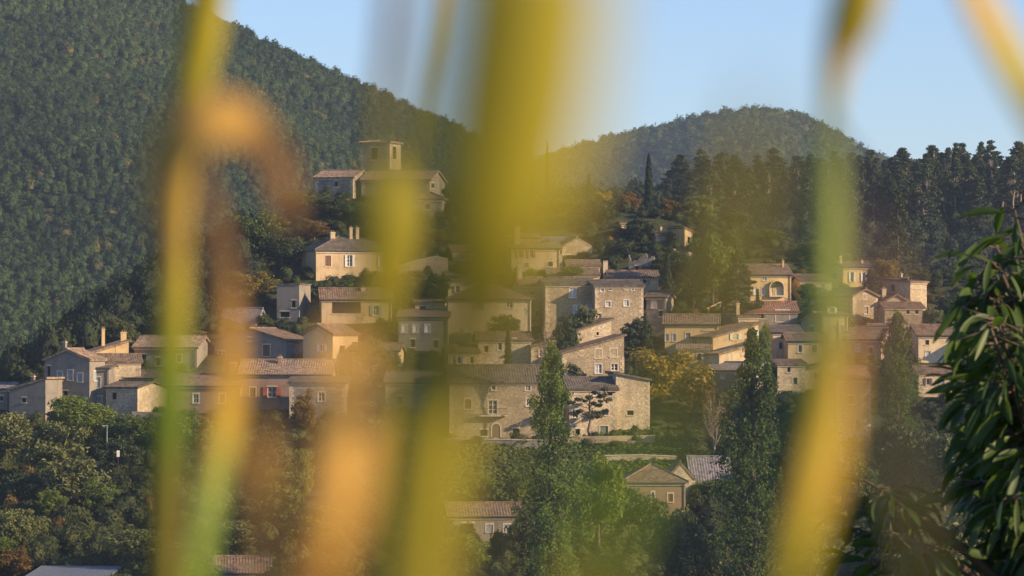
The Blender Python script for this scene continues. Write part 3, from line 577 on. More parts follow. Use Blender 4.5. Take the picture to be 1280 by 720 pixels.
H('small_house', 'low lean-to with a pale roof left of the slanting roof, under the loggia house', 'house', 848, 886, 458, 436, -4, 5, 'sb', 5, 'plaster', 'tile_pale', [('F',858,446,5,8,'w'),('F',874,446,5,8,'d')], D=572)
H('small_house', 'cottage with a sunlit wall left of the lit house with the slim cypress', 'house', 560, 598, 466, 440, 7, 6, 'gx', 7, 'stone_pale', 'tile', [('F',574,450,5,9,'w'),('F',590,450,4,8,'o')], D=572)
H('small_house', 'little rubble house between the lit cypress house and the dark left poplar', 'house', 664, 692, 462, 432, 8, 6, 'sr', 6, 'stone', 'tile', [('F',676,442,4,7,'p'),('F',684,452,4,7,'o')], D=573)
H('small_house', 'upper lane cottage with a pale end wall left of the shaded arch house', 'house', 566, 602, 334, 314, 8, 6, 'gx', 6, 'plaster', 'tile', [('F',578,323,4,6,'w'),('F',592,323,4,6,'c')], shut='shut_brown', D=625)
H('small_house', 'sunlit cottage on the slope below the crest villa, left of the umbrella pine', 'house', 868, 898, 384, 366, 8, 6, 'gx', 6, 'plaster_yellow', 'tile', [('F',876,374,4,6,'w'),('F',890,374,4,6,'o')], D=606)
# --- lower slope
H('pyramid_roofed_house', 'reddish walled house with a pyramid tile roof low in the picture', 'house', 779, 857, 668, 603, 3, 10, 'hip', 20, 'plaster_brown', 'tile', [('F',816,619,3,8,'w'),('F',838,622,6,10,'c','shut_brown'),('F',795,622,6,10,'w')], [(812,594,606,2)], D=497)
H('barn', 'small stone barn with a sunlit pointed gable next to the pyramid roof', 'barn', 832, 869, 624, 599, 6, 5, 'gy', 21, 'stone_pale', 'tile', [('F',850,606,4,5,'o')], D=511, over=.08, cornice=False)
H('barn', 'dark stone roofed barn beside the sunlit pointed gable', 'barn', 866, 914, 632, 604, 4, 9, 'gx', 31, 'stone_grey', 'tile_slate', [('F',888,614,6,8,'o')], D=520)
H('shed', 'long grey walled shed with a low tiled roof behind the broad green reed', 'shed', 562, 652, 682, 645, 5, 7, 'gx', 14, 'plaster_grey', 'tile', [('F',585,662,14,16,'o'),('F',612,660,8,9,'c'),('F',634,660,8,9,'c')], D=488, shut='shut_blue')
H('shed', 'tiled outbuilding roof cut by the bottom of the picture, between brown reeds', 'shed', 266, 337, 760, 716, 4, 8, 'gx', 17, 'plaster', 'tile', [('F',300,735,10,14,'d')], D=462)
H('shed', 'pale blue grey metal roofed shed at the bottom left', 'shed', 34, 128, 770, 723, -8, 8, 'sb', 9, 'plaster_grey', 'metal_roof', [('F',80,742,12,16,'d')], D=458)

# arch, balcony and other built-on parts
def balcony(root, u0, u1, v, out=1.1):
    b = MB(); b.box(u0, u1, -out, -.01, v-.16, v)
    o = b.build('balcony', M['surround'], root); r = MB()
    for i in range(int((u1-u0)/.16)+1):
        x = u0+.05+i*.16
        if x < u1: r.box(x-.012, x+.012, -out+.04, -out+.065, v, v+.95)
    r.box(u0, u1, -out+.03, -out+.075, v+.95, v+1.0); r.build('railing', M['iron'], o)
k = 543/F
balcony(bh, (598-562)*k, (634-562)*k, (548-519)*k)
ah = next(o for o in COL.objects if o.name.startswith('arched_house'))
def big_arch(root, cu, v0, r, hs):
    n = 16; vs = v0+hs
    arc = [(cu-r*math.cos(math.pi*i/n), vs+r*math.sin(math.pi*i/n)) for i in range(n+1)]
    g_ = MB(); g_.prism([(cu-r, -.02, v0)]+[(a, -.02, b) for a, b in arc]+[(cu+r, -.02, v0)], (0, .1, 0))
    gl = g_.build('arch_lit_panel', M['plaster_pale'], root); f = MB()  # flat pale render panel stands for the sunlit inside of the arch
    o = 1.14; out = [(cu-r*o*math.cos(math.pi*i/n), vs+r*o*math.sin(math.pi*i/n)) for i in range(n+1)]
    full = [(cu-r*o, v0)]+out+[(cu+r*o, v0)]; inn = [(cu-r, v0)]+arc+[(cu+r, v0)]
    for i in range(len(full)-1):
        f.prism([(inn[i][0], -.55, inn[i][1]), (inn[i+1][0], -.55, inn[i+1][1]), (full[i+1][0], -.55, full[i+1][1]), (full[i][0], -.55, full[i][1])], (0, .6, 0))
    f.box(cu-r*o, cu+r*o, -.6, .02, v0-.25, v0-.003); f.build('arch_surround', M['surround'], gl)
    lv = []; rnd = random.Random(4)
    for i in range(150):
        a = rnd.uniform(.3, 2.9); q = r*.9*rnd.random()**.5; lv.append((cu+q*math.cos(a)-.2, -.2-rnd.random()*.2, vs+.25+.75*q*math.sin(a)))
    b = MB()
    for p in lv:
        s_ = rnd.uniform(.1, .2); t = rnd.uniform(0, 6.3)
        b.poly([(p[0]+s_*math.cos(t+j*math.pi/2), p[1]+.1*rnd.uniform(-1, 1), p[2]+s_*math.sin(t+j*math.pi/2)) for j in range(4)])
    b.tube([(cu-.3, -.15, v0), (cu-.25, -.2, vs), (cu-.2, -.2, vs+.6*r)], [.05, .04, .02], 5); b.build('climber', M['leaf'], gl)
k = 602/F
big_arch(ah, (971-938)*k, (384-369)*k, 8.5*k*1.0, 9*k)

# ------------------------------------------------------------------ walls, terraces, posts
def garden_wall(label, pts, thick=.55, mat='stone', cat='wall', name='terrace_wall', cope=True):
    """pts: (px, py_top, py_bottom, D)"""
    a = P(pts[0][0], pts[0][2], pts[0][3]); root = tag(empty(name, a), label, cat); mb = MB(); cp = MB()
    for p, q in zip(pts[:-1], pts[1:]):
        A = np.array(P(p[0], p[2], p[3])); At = np.array(P(p[0], p[1], p[3])); B = np.array(P(q[0], q[2], q[3])); Bt = np.array(P(q[0], q[1], q[3]))
        o = np.array(a); A[2] -= 2; B[2] -= 2
        mb.prism([A-o, B-o, Bt-o, At-o], (0, thick, 0))
        if cope: cp.prism([At-o+(0, -.08, .003), Bt-o+(0, -.08, .003), Bt-o+(0, -.08, .14), At-o+(0, -.08, .14)], (0, thick+.16, 0))
    mb.build('wall', M[mat], root)
    if cope: cp.build('coping', M['surround'] if cope is True else M[cope], root)
garden_wall('broad rendered terrace wall in front of the lowest terrace house, half in shade', [(690,546,578,541),(760,545,578,540),(846,543,575,540)], mat='plaster', cope=False)
garden_wall('low pale stone wall on the grass between the broad terrace wall and the pyramid roof', [(756,570,579,531),(800,569,579,531),(846,571,579,531)], mat='stone_pale')
garden_wall('stone terrace wall with a sunlit curved top below the hipped villa, behind the yellow reed', [(497,334,350,618),(520,326,350,618),(545,321,350,618),(560,324,350,618)])
garden_wall('long terrace wall along the foot of the stone farmhouse', [(556,549,562,540),(640,550,562,539),(690,551,562,539)], mat='stone_grey')
garden_wall('low dry stone wall among the trees at the bottom left', [(84,655,664,498),(130,652,662,498),(192,650,660,499)], mat='stone_grey', cope=False)
garden_wall('dark retaining wall under the dark arched opening of the left group', [(165,514,532,548),(204,516,534,548)], mat='plaster_grey', cope=False)
garden_wall('pale garden wall stepping down behind the wide slanting roof, beside the pine', [(884,385,400,602),(906,374,398,603)], mat='plaster', cope=False)
garden_wall('cream terrace wall in front of the house with the pair of white windows', [(1030,420,432,583),(1062,419,432,583)], mat='plaster_pale')
garden_wall('sunlit terrace wall left of the ochre house with two white shuttered windows', [(1000,352,362,612),(1050,350,362,612)], mat='stone_pale')
garden_wall('stone pillar standing alone on the terrace above the great facades', [(754,327,342,612),(760,327,342,612)], .8, 'plaster_pale', 'pillar', 'stone_pillar')
garden_wall('tall stone gate pillar at the right of the red shuttered house', [(699,318,341,618),(703,318,341,618)], .5, 'stone_pale', 'pillar', 'stone_pillar')
garden_wall('weathered stone pier on the terrace below the red shuttered house', [(646,330,354,611),(651,330,354,611)], .7, 'stone_grey', 'pillar', 'stone_pillar')
def rock(label, px, py, D, w, h, seed):
    rnd = random.Random(seed); me = bpy.data.meshes.new('rock'); import bmesh
    bm = bmesh.new(); bmesh.ops.create_icosphere(bm, subdivisions=4, radius=1)
    from mathutils import noise as mn, Vector
    for v in bm.verts:
        n = mn.noise(v.co*1.6+Vector((seed, 0, 0)))*.45 + mn.noise(v.co*4+Vector((seed, 3, 0)))*.2 + mn.cell(v.co*3.1)*.08
        v.co = v.co*(1+n); v.co.x *= w/2; v.co.y *= w/2.5; v.co.z *= h
    bm.to_mesh(me); bm.free(); me.materials.append(M['rock'])
    o = link('rock', me); o.location = P(px, py, D); tag(o, label, 'rock')
rock('sunlit limestone outcrop below the villa on the crest', 866, 330, 628, 4.6, 1.9, 3)
rock('limestone ledge to the right of the outcrop, half hidden by the olive trees', 888, 334, 626, 3.6, 1.0, 8)
rock('pale boulder in the bushes under the ochre villa end wall', 845, 322, 630, 3.4, 1.2, 12)
# posts and signs on the lower left slope
D_ = 520; p = MB(); z0 = D_*(HY-562)/F; p.tube([(0, 0, -1.5), (0, 0, 3.3)], [.05, .035], 8); p.box(-.35, .02, -.02, .02, 3.2, 3.25); p.box(-.62, -.3, -.07, .07, 3.14, 3.24)
o = p.build('lamp_post', plain_mat('galvanised_steel', (.45, .45, .44), .5, .5)); o.location = P(134, 562, D_); tag(o, 'thin grey lamp post among the trees below the left houses', 'lamp post')
p = MB(); p.tube([(0, 0, -1.2), (0, 0, 1.6)], [.04, .04], 8)
o = p.build('road_sign', [M['iron']]); o.location = P(148, 578, 515); tag(o, 'small blank white road sign right of the thin lamp post', 'road sign')
q = MB(); q.box(-.2, .2, -.06, -.042, .75, 1.6); q.build('sign_plate', M['white'], o)
p = MB(); p.box(-.22, .22, -.22, .22, -.6, 1.5); p.box(-.3, .3, -.3, .3, 1.503, 1.65); p.prism([(-.2, -.2, 1.652), (.2, -.2, 1.652), (.12, -.12, 1.95), (-.12, -.12, 1.95)], (0, .3, 0))
o = p.build('gate_pillar', [M['white']]); o.location = P(476, 450, 580); tag(o, 'white painted gate pillar among shrubs below the hipped villa', 'pillar')
# television aerial over the high ochre wall on the left
p = MB(); p.tube([(0, 0, -1.5), (0, 0, 2.1)], [.03, .025], 6); p.box(-.7, .7, -.015, .015, 1.7, 1.73)
for i in range(6): p.box(-.6+i*.24-.01, -.6+i*.24+.01, -.3, .3, 1.735, 1.75)
o = p.build('aerial', [M['iron']]); o.location = P(128, 424, 577); tag(o, 'thin rooftop television aerial beside the white chimney pot of the left group', 'aerial')
# ------------------------------------------------------------------ foliage
def rquads(C, size, nrm=None, nb=.8, rng=RNG, asp=.8):
    """leaf shaped quads at centres C; nrm biases which way they face"""
    n = len(C); d = rng.normal(size=(n, 3)); d /= np.linalg.norm(d, axis=1, keepdims=True)
    if nrm is not None: d = d*(1-nb) + nrm*nb; d /= np.linalg.norm(d, axis=1, keepdims=True)+1e-9
    a = np.cross(d, rng.normal(size=(n, 3))); a /= np.linalg.norm(a, axis=1, keepdims=True)+1e-9
    b = np.cross(d, a); s = np.asarray(size)*rng.uniform(.6, 1.35, n); s = s[:, None]
    fold = d*s*.22
    V = np.stack([C-a*s, C-b*s*asp*.6+fold, C+a*s, C+b*s*asp*.6+fold], 1)
    return V.reshape(-1, 3)
def clumps(Cc, Cr, n, leaf, rng, flat=1.0, nb=.55):
    """leaves over the shells of clumps centred at Cc with radii Cr"""
    k = len(Cc); d = rng.normal(size=(k, n, 3)); d /= np.linalg.norm(d, axis=2, keepdims=True)
    r = Cr[:, None, None]*rng.uniform(.35, 1.08, (k, n, 1))
    pts = Cc[:, None]+d*r*np.array([1, 1, flat]); return rquads(pts.reshape(-1, 3), leaf, d.reshape(-1, 3), nb, rng)
def quads_of(V): return np.arange(len(V)).reshape(-1, 4)

def limb(mb, a, b, r0, r1, rng, n=4, wob=.12, sides=6, m=0):
    a, b = np.array(a, float), np.array(b, float); L = np.linalg.norm(b-a); pts = []; rad = []
    for i in range(n+1):
        t = i/n; w = rng.normal(size=3)*L*wob*math.sin(math.pi*t)*.4; pts.append(a*(1-t)+b*t+w); rad.append(r0*(1-t)+r1*t)
    mb.tube(pts, rad, sides, m)

def tree_meshes(kind, seed):
    """unit trees in metres: (crown mesh, trunk mesh, height, width)"""
    rng = np.random.default_rng(seed); tb = MB(); bark = 'bark'
    if kind in ('round', 'dark', 'light', 'yellow', 'olive', 'rust'):
        H_, W_ = 9.0, 7.5; k = 46
        d = rng.normal(size=(k, 3)); d /= np.linalg.norm(d, axis=1, keepdims=True); d[:, 2] = d[:, 2]*.95
        lob = 1+.22*np.sin(d[:, 0]*4+seed)+.2*np.cos(d[:, 1]*5+seed*2)
        Cc = d*(rng.uniform(.35, 1, (k, 1))**.5)*np.array([W_/2-.9, W_/2-.9, 3.2])*lob[:, None] + (0, 0, 5.0)
        Cr = rng.uniform(.65, 1.25, k); V = clumps(Cc, Cr, 75, .25, rng, .8)
        fill = rng.normal(size=(700, 3)); fill /= np.linalg.norm(fill, axis=1, keepdims=True); fill = fill*rng.uniform(.2, .8, (700, 1))*np.array([3, 3, 3.])+(0, 0, 5)
        V = np.concatenate([V, rquads(fill, .4, rng=rng)])
        limb(tb, (0, 0, -1.2), (0, 0, 3.4), .26, .17, rng)
        for i in range(9): limb(tb, (0, 0, rng.uniform(1.6, 3.4)), Cc[rng.integers(k)], .12, .03, rng)
    elif kind == 'bush':
        H_, W_ = 2.6, 3.4; k = 22
        d = rng.normal(size=(k, 3)); d /= np.linalg.norm(d, axis=1, keepdims=True); d[:, 2] = np.abs(d[:, 2])
        Cc = d*np.array([1.25, 1.25, 1.7])*rng.uniform(.4, 1, (k, 1))+(0, 0, .3); V = clumps(Cc, rng.uniform(.4, .75, k), 60, .17, rng)
        limb(tb, (0, 0, -.6), (0, 0, .9), .08, .04, rng)
        for i in range(4): limb(tb, (0, 0, .1), Cc[i], .05, .02, rng)
    elif kind == 'cypress':
        H_, W_ = 12.0, 2.0; n = 5200; h = rng.uniform(0, 1, n)**.8; prof = np.minimum(1, (h+.02)*7)*(1-h)**.55*1.05
        a = rng.uniform(0, 6.283, n); lob = 1+.12*np.sin(a*5+h*30)+.1*np.sin(h*60+a*2)
        r = prof*W_/2*lob*rng.uniform(.6, 1.05, n); C_ = np.stack([r*np.cos(a), r*np.sin(a), .3+h*(H_-.3)], 1)
        V = rquads(C_, .16, np.stack([np.cos(a), np.sin(a), np.full(n, .5)], 1), .6, rng); limb(tb, (0, 0, -1), (0, 0, H_*.8), .16, .03, rng, wob=.02)
    elif kind == 'conifer':
        H_, W_ = 9.0, 4.4; C_ = []; 
        for lev in np.linspace(.08, .97, 17):
            rr = W_/2*(1-lev)**.85+.1
            for j in range(int(5+9*(1-lev))):
                a = rng.uniform(0, 6.283); L_ = rr*rng.uniform(.7, 1.1); t = rng.uniform(.15, 1, 34)
                C_.append(np.stack([np.cos(a)*t*L_+rng.normal(size=34)*.13, np.sin(a)*t*L_+rng.normal(size=34)*.13, lev*H_-t*L_*.28+rng.normal(size=34)*.12], 1))
        V = rquads(np.concatenate(C_), .19, rng=rng); limb(tb, (0, 0, -1), (0, 0, H_*.97), .2, .03, rng, wob=.01)
    elif kind == 'cedar':
        H_, W_ = 15.0, 13.0; C_ = []
        for lev in np.linspace(.12, .98, 12):
            rr = W_/2*(1-lev*.82)*rng.uniform(.8, 1.1)
            for j in range(8):
                a = rng.uniform(0, 6.283); L_ = rr*rng.uniform(.6, 1.05); t = rng.uniform(.1, 1, 80)
                sp = .16*L_*t
                C_.append(np.stack([np.cos(a)*t*L_+rng.normal(size=80)*sp, np.sin(a)*t*L_+rng.normal(size=80)*sp, lev*H_+.3*t-t*t*.8+rng.normal(size=80)*.2], 1))
                limb(tb, (0, 0, lev*H_*.97), (np.cos(a)*L_*.8, np.sin(a)*L_*.8, lev*H_-.2), .09, .02, rng, 3, .05, 5)
        V = rquads(np.concatenate(C_), .26, rng=rng); limb(tb, (0, 0, -1), (0, 0, H_), .45, .06, rng, wob=.01)
    elif kind in ('pine', 'flatpine', 'tallpine'):
        tall = kind == 'tallpine'; kk_ = kind; kind = 'pine' if tall else kind
        H_, W_ = (15.0, 6.0) if kind == 'pine' else (7.5, 7.5); k = (60 if tall else 95) if kind == 'pine' else 24
        z0 = (.58 if tall else .3) if kind == 'pine' else .5
        h = rng.uniform(z0, 1, k); rr = W_/2*np.sqrt(np.maximum(.06, 1-((h-z0-.12)/(1-z0))**2))*rng.uniform(.3, 1, k); a = rng.uniform(0, 6.283, k)
        if kind == 'pine': rr = W_/2*np.interp(h, [z0, z0+.12, max(.7, z0+.16), .9, 1], [.5, 1, .72, .28, .03])*rng.uniform(.3, 1, k)
        Cc = np.stack([rr*np.cos(a), rr*np.sin(a), h*H_-.5], 1); V = clumps(Cc, rng.uniform(.45, 1.0, k)*(1-.2*h), 46 if kind == 'pine' else 85, .26 if kind == 'pine' else .2, rng, .5 if kind == 'pine' else .38)
        top = np.array((rng.normal()*.4, rng.normal()*.4, H_*.93)); limb(tb, (0, 0, -1), top, .24, .07, rng, 6, .05); bark = 'bark_pale' if kind == 'pine' else 'bark'
        for i in range(k): limb(tb, (top*Cc[i][2]/H_*.92), Cc[i], .06, .02, rng, 3, .1, 5)
    elif kind == 'poplar':
        H_, W_ = 30.0, 7.6; k = 200; h = rng.uniform(0.03, 1, k)**.9
        prof = np.interp(h, [0, .1, .3, .55, .8, .93, 1], [.55, .85, 1, .92, .6, .3, .08])
        a = rng.uniform(0, 6.283, k); rr = prof*(W_/2-.5)*rng.uniform(.3, 1.3, k)
        Cc = np.stack([rr*np.cos(a), rr*np.sin(a), h*(H_-.8)], 1); Cr = rng.uniform(.4, 1.1, k)*(.5+.6*prof)
        V = clumps(Cc, Cr, 85, .17, rng, 1.7); n = 3500; hf = rng.uniform(.02, .97, n); af = rng.uniform(0, 6.283, n)
        rf_ = np.interp(hf, [0, .3, .8, 1], [.4, .62, .4, .05])*(W_/2)*rng.uniform(0, 1, n)
        V = np.concatenate([V, rquads(np.stack([rf_*np.cos(af), rf_*np.sin(af), hf*H_], 1), .24, rng=rng)])
        limb(tb, (0, 0, -2), (0, 0, H_*.9), .42, .05, rng, 8, .02)
        for i in range(60): limb(tb, (0, 0, max(1, Cc[i][2]-3.2)), Cc[i], .07, .02, rng, 3, .06, 5)
    elif kind == 'bare':
        H_, W_ = 8.0, 5.5; tips = []
        limb(tb, (0, 0, -1), (0, 0, 2.6), .17, .12, rng)
        for i in range(16):
            a = rng.uniform(0, 6.283); e = np.array((np.cos(a)*rng.uniform(.5, 2.4), np.sin(a)*rng.uniform(.5, 2.4), rng.uniform(4.5, 7.8))); limb(tb, (0, 0, rng.uniform(1.4, 2.6)), e, .08, .02, rng)
            for j in range(6):
                t = rng.uniform(.4, .95); b = np.array((0, 0, 2))*(1-t)+e*t; f = b+rng.normal(size=3)*.6+(0, 0, .7); limb(tb, b, f, .03, .012, rng, 2, .1, 4); tips.append(f)
        tips = np.array(tips); V = rquads(np.repeat(tips, 7, 0)+rng.normal(size=(len(tips)*7, 3))*.25, .12, rng=rng); bark = 'bark_pale'
    elif kind == 'yucca':
        H_, W_ = 2.2, 3.4; Vs = []
        for i in range(90):
            a = rng.uniform(0, 6.283); e = rng.uniform(.1, 1.3); L_ = rng.uniform(1.1, 1.7)
            d = np.array((np.cos(a)*math.cos(e), np.sin(a)*math.cos(e), math.sin(e))); s = np.cross(d, (0, 0, 1)); s /= np.linalg.norm(s)
            b = np.array((0, 0, .5)); m_ = b+d*L_*.55; t = b+d*L_+(0, 0, -.25*L_*math.cos(e))
            Vs += [b-s*.03, m_-s*.06, t, m_+s*.06]
        V = np.array(Vs); limb(tb, (0, 0, -.6), (0, 0, .6), .16, .14, rng)
    lm = {'round': 'leaf', 'dark': 'leaf_dark', 'light': 'leaf_light', 'yellow': 'leaf_yellow', 'olive': 'leaf_olive', 'rust': 'leaf_rust', 'bush': 'leaf', 'cypress': 'cypress',
          'conifer': 'pine', 'cedar': 'pine', 'pine': 'pine', 'flatpine': 'pine', 'poplar': 'poplar', 'bare': 'leaf_rust', 'yucca': 'leaf_dark'}[kind]
    if kind not in ('bush',): W_ *= 1.0
    return mesh_np('crown', V, quads_of(V), [M[lm]]), tb.mesh('trunk', [M[bark]], True), H_, W_
CACHE = {}
def tree(name, kind, label, px, base, top, width, D=None, group=None, var=None, cat='tree', rz=None):
    """(px, base) photo point of the foot, top row and crown width in photo pixels"""
    nv = {'round': 4, 'dark': 3, 'light': 2, 'olive': 2, 'pine': 5, 'tallpine': 3, 'bush': 4, 'cypress': 2, 'poplar': 3}.get(kind, 1)
    v = (var if var is not None else random.randrange(nv)) % nv
    if (kind, v) not in CACHE: CACHE[kind, v] = tree_meshes(kind, 100+v*17+len(kind)*5)
    cr, tr, H_, W_ = CACHE[kind, v]
    D = D or ground_D(px, base)
    x, y, z = P(px, base, D); k = D/F
    zt = D*(HY-top)/F; zg = hz(x, y); z = zg if abs(zg-z) < 4 or D > 700 else z
    root = tag(empty(name, (x, y, z), random.uniform(0, 6.28) if rz is None else rz), label, cat, group)
    sx = width*k/W_; root.scale = (sx, sx, max(.5, zt-z)/H_)
    link('trunk', tr, root); link('crown', cr, root)
    return root
T = tree
# --- prominent trees
T('poplar_tree', 'poplar', 'large dark columnar poplar left of centre, the tallest in the foreground of the village', 690, 760, 424, 84, 446, var=0)
T('poplar_tree', 'poplar', 'large columnar poplar with sunlit right side in front of the slanting roofs', 941, 765, 408, 94, 446, var=1)
T('poplar_tree', 'poplar', 'short bright green poplar between the tall gabled house and the fruit tree', 1121, 545, 386, 62, 540, var=2)
T('bare_tree', 'bare', 'slender purplish half bare tree just behind the top of the dark left poplar', 681, 500, 396, 34, 540)
T('tree', 'light', 'light green round tree at the right foot of the dark left poplar', 748, 690, 552, 86, 478)
T('tree', 'olive', 'dense grey green tree in front of the pyramid roofed house', 858, 760, 618, 96, 452)
T('tree', 'yellow', 'large yellowing autumn tree under the slanting roofs', 826, 540, 428, 112, 556)
T('bare_tree', 'bare', 'bare branched pale tree at the right of the shaded terrace wall', 893, 582, 494, 52, 532)
T('tree', 'dark', 'dark evergreen tree against the right corner of the great facades', 797, 440, 392, 52, 582)
T('tree', 'rust', 'rusty fading tree at the right edge of the large yellowing tree', 872, 545, 462, 60, 554)
T('cypress_tree', 'cypress', 'tall thin dark cypress standing alone against the far hill', 811, 292, 192, 13, 646)
T('cypress_tree', 'cypress', 'thin cypress on the skyline left of the far hill, left one of the close pair', 665, 262, 182, 6, 655)
T('cypress_tree', 'cypress', 'thin cypress on the skyline left of the far hill, right one of the close pair', 684, 262, 176, 7, 655)
T('cypress_tree', 'cypress', 'broad dark cypress rising in front of the slope right of the great facades', 834, 398, 316, 18, 600)
T('cypress_tree', 'cypress', 'small slim cypress in front of the lit house below the cream hipped house', 635, 462, 410, 12, 568)
T('cypress_tree', 'cypress', 'slender dark cypress in the haze left of the yellow green tree on the crest', 736, 262, 217, 12, 672)
T('cypress_tree', 'cypress', 'short cypress beside the pale green reed stem above the arched house', 934, 335, 288, 14, 628)
T('cypress_tree', 'cypress', 'very thin cypress in front of the cream house with the pair of white windows', 1047, 480, 400, 7, 570)
T('tree', 'dark', 'broad dark tree left of the villa on the crest', 742, 312, 246, 76, 640)
T('tree', 'dark', 'dark tree crowding the left wall of the villa on the crest', 797, 315, 268, 46, 634)
T('tree', 'dark', 'low dark tree between the sunlit barn and the roofless ruin', 772, 340, 296, 48, 624)
T('tree', 'yellow', 'small yellow green tree on the crest left of the tall thin cypress', 755, 268, 236, 30, 662)
T('tree', 'light', 'pale green bush shaped tree below the arched house glimpsed through the reed', 1012, 385, 352, 44, 606)
T('pine_tree', 'pine', 'umbrella pine in front of the left wall of the arched house', 922, 394, 314, 58, 592)
T('conifer_tree', 'conifer', 'small dark fir at the foot of the arched house', 947, 392, 361, 17, 594)
T('conifer_tree', 'conifer', 'small fir beside the umbrella pine trunk', 933, 394, 366, 14, 593)
T('tree', 'round', 'big dull green tree above the yellowish loggia house', 892, 392, 282, 64, 603)
T('tree', 'olive', 'grey green tree left of the big dull tree and right of the broad cypress', 866, 398, 330, 48, 604)
T('conifer_tree', 'conifer', 'dark pointed fir behind the big dull green tree', 880, 330, 258, 36, 632)
T('tree', 'round', 'round crowned tree to the right of the crest villa end wall', 910, 345, 284, 46, 622)
T('cedar_tree', 'cedar', 'broad cedar with tiered branches behind the columned loggia house', 1122, 355, 238, 84, 640)
T('cedar_tree', 'cedar', 'dark cedar with tiered branches behind the ochre house with white shutters', 1064, 345, 246, 66, 650)
T('tree', 'yellow', 'olive yellow bush tree at the right of the ochre house with white shutters', 1106, 366, 320, 36, 612)
T('flat_pine_tree', 'flatpine', 'flat layered pine in front of the lowest terrace house', 738, 541, 481, 60, 542)
T('yucca', 'yucca', 'spiky yucca against the foot of the hipped villa', 404, 366, 342, 30, 606, cat='plant')
T('bush', 'bush', 'rounded bush right of the yucca below the hipped villa', 436, 366, 344, 44, 604, cat='bush')
T('tree', 'rust', 'orange leaved climber covered tree at the right end of the ribbed tile roof', 380, 566, 484, 42, 541)
T('tree', 'light', 'bright green ivy column below the orange leaved tree', 379, 660, 554, 36, 508)
T('tree', 'yellow', 'bright yellow green tree left of the hipped villa', 306, 412, 334, 76, 606)
T('tree', 'yellow', 'small glowing yellow tree between the broad reed and the hipped villa', 546, 322, 284, 32, 632)
T('tree', 'dark', 'dark tree left of the broad reed below the church gable', 520, 318, 256, 50, 634)
T('tree', 'olive', 'bare looking grey tree climbing the cream hipped house front', 634, 440, 386, 42, 586)
T('tree', 'dark', 'dark leafy tree in front of the left great facade', 706, 452, 388, 46, 576)
T('tree', 'olive', 'greyish shrub tree at the foot of the left great facade, left of the steps', 728, 432, 376, 44, 583)
T('bush', 'bush', 'green bush over the retaining wall under the steps of the great facades', 716, 440, 414, 38, 575, cat='bush')
T('tree', 'dark', 'dark bush tree left of the four window slanting house', 716, 482, 446, 34, 558)
T('tree', 'dark', 'dark tree at the gable of the pinkish rubble house', 1098, 500, 440, 40, 560)
T('bush', 'bush', 'dark bush against the small stone annex right of the short poplar', 1160, 402, 378, 40, 592, cat='bush')
T('tree', 'light', 'leafy climber tree between the slanting roof and the right poplar', 957, 450, 392, 22, 570)
# --- trees under the church
for a in [('round', 'round tree left of the church side wing', 372, 292, 236, 66, 645), ('dark', 'dark tree below the church side wing', 412, 292, 240, 58, 642), ('round', 'round tree below the church tower', 455, 298, 246, 60, 640),
          ('olive', 'pale grey tree below the right end of the church nave', 497, 292, 244, 48, 641), ('round', 'large round tree on the slope above the bright yellow green tree', 322, 335, 258, 76, 626),
          ('dark', 'dark tree wedged between the yellow green tree and the villa flank', 352, 345, 286, 52, 622), ('olive', 'dusty olive tree high on the left flank', 286, 345, 280, 62, 628),
          ('rust', 'rust coloured tree behind the villa chimneys', 392, 305, 272, 50, 634), ('round', 'leafy tree behind the two right chimneys of the hipped villa', 478, 318, 268, 54, 630),
          ('dark', 'dark tree on the bank left of the violet roofed chapel house', 258, 430, 360, 70, 604), ('dark', 'deep green tree under the tower house with the balcony', 352, 418, 396, 28, 592),
          ('dark', 'dark tree between the porch roof and the three white shutters', 500, 392, 340, 46, 603), ('round', 'green tree in front of the curved terrace wall', 545, 380, 340, 48, 607)]:
    T('tree', a[0], a[1], *a[2:])
for a in [('dark', 'dark tree left of the small thin roofed house on the crest', 764, 288, 252, 44, 648), ('round', 'bushy tree filling the gap left of the roofless ruin', 752, 326, 290, 44, 636),
          ('olive', 'grey tree between the crest villa and the tall thin cypress', 822, 290, 262, 34, 648), ('dark', 'dark tree on the slope under the limestone outcrop', 852, 352, 312, 44, 616), ('round', 'round tree under the limestone ledge', 882, 362, 322, 44, 612),
          ('rust', 'brown tree behind the small thin roofed house', 785, 276, 238, 40, 660), ('dark', 'dark tree on the bare slope below the villa on the crest', 824, 352, 318, 36, 616), ('round', 'leafy tree right of the hipped villa beside the terrace wall', 512, 350, 316, 34, 622),
          ('olive', 'dusty tree above the left group high wall', 150, 440, 392, 54, 586), ('dark', 'dark tree between the high ochre wall and the violet roof', 222, 440, 380, 70, 590), ('round', 'garden tree between the narrow ochre gable and the three white shutters', 462, 470, 418, 50, 574),
          ('dark', 'dark garden tree in front of the three white shutters', 486, 482, 436, 44, 568), ('round', 'garden tree at the right end of the annex with one little window', 448, 520, 466, 46, 556), ('light', 'bright shrub tree at the foot of the hidden grey stone house', 520, 556, 516, 40, 541),
          ('dark', 'dark tree between the ochre house and the columned loggia house', 1090, 372, 336, 30, 604), ('olive', 'olive tree below the columned loggia house', 1168, 420, 384, 40, 592), ('light', 'green garden tree below the broad dark roof', 1042, 470, 436, 30, 570),
          ('dark', 'dark garden tree left of the rough stone cottage', 955, 482, 444, 36, 566), ('round', 'tree at the left foot of the bluish shaded house', 872, 500, 452, 40, 564)]:
    T('tree', a[0], a[1], *a[2:])
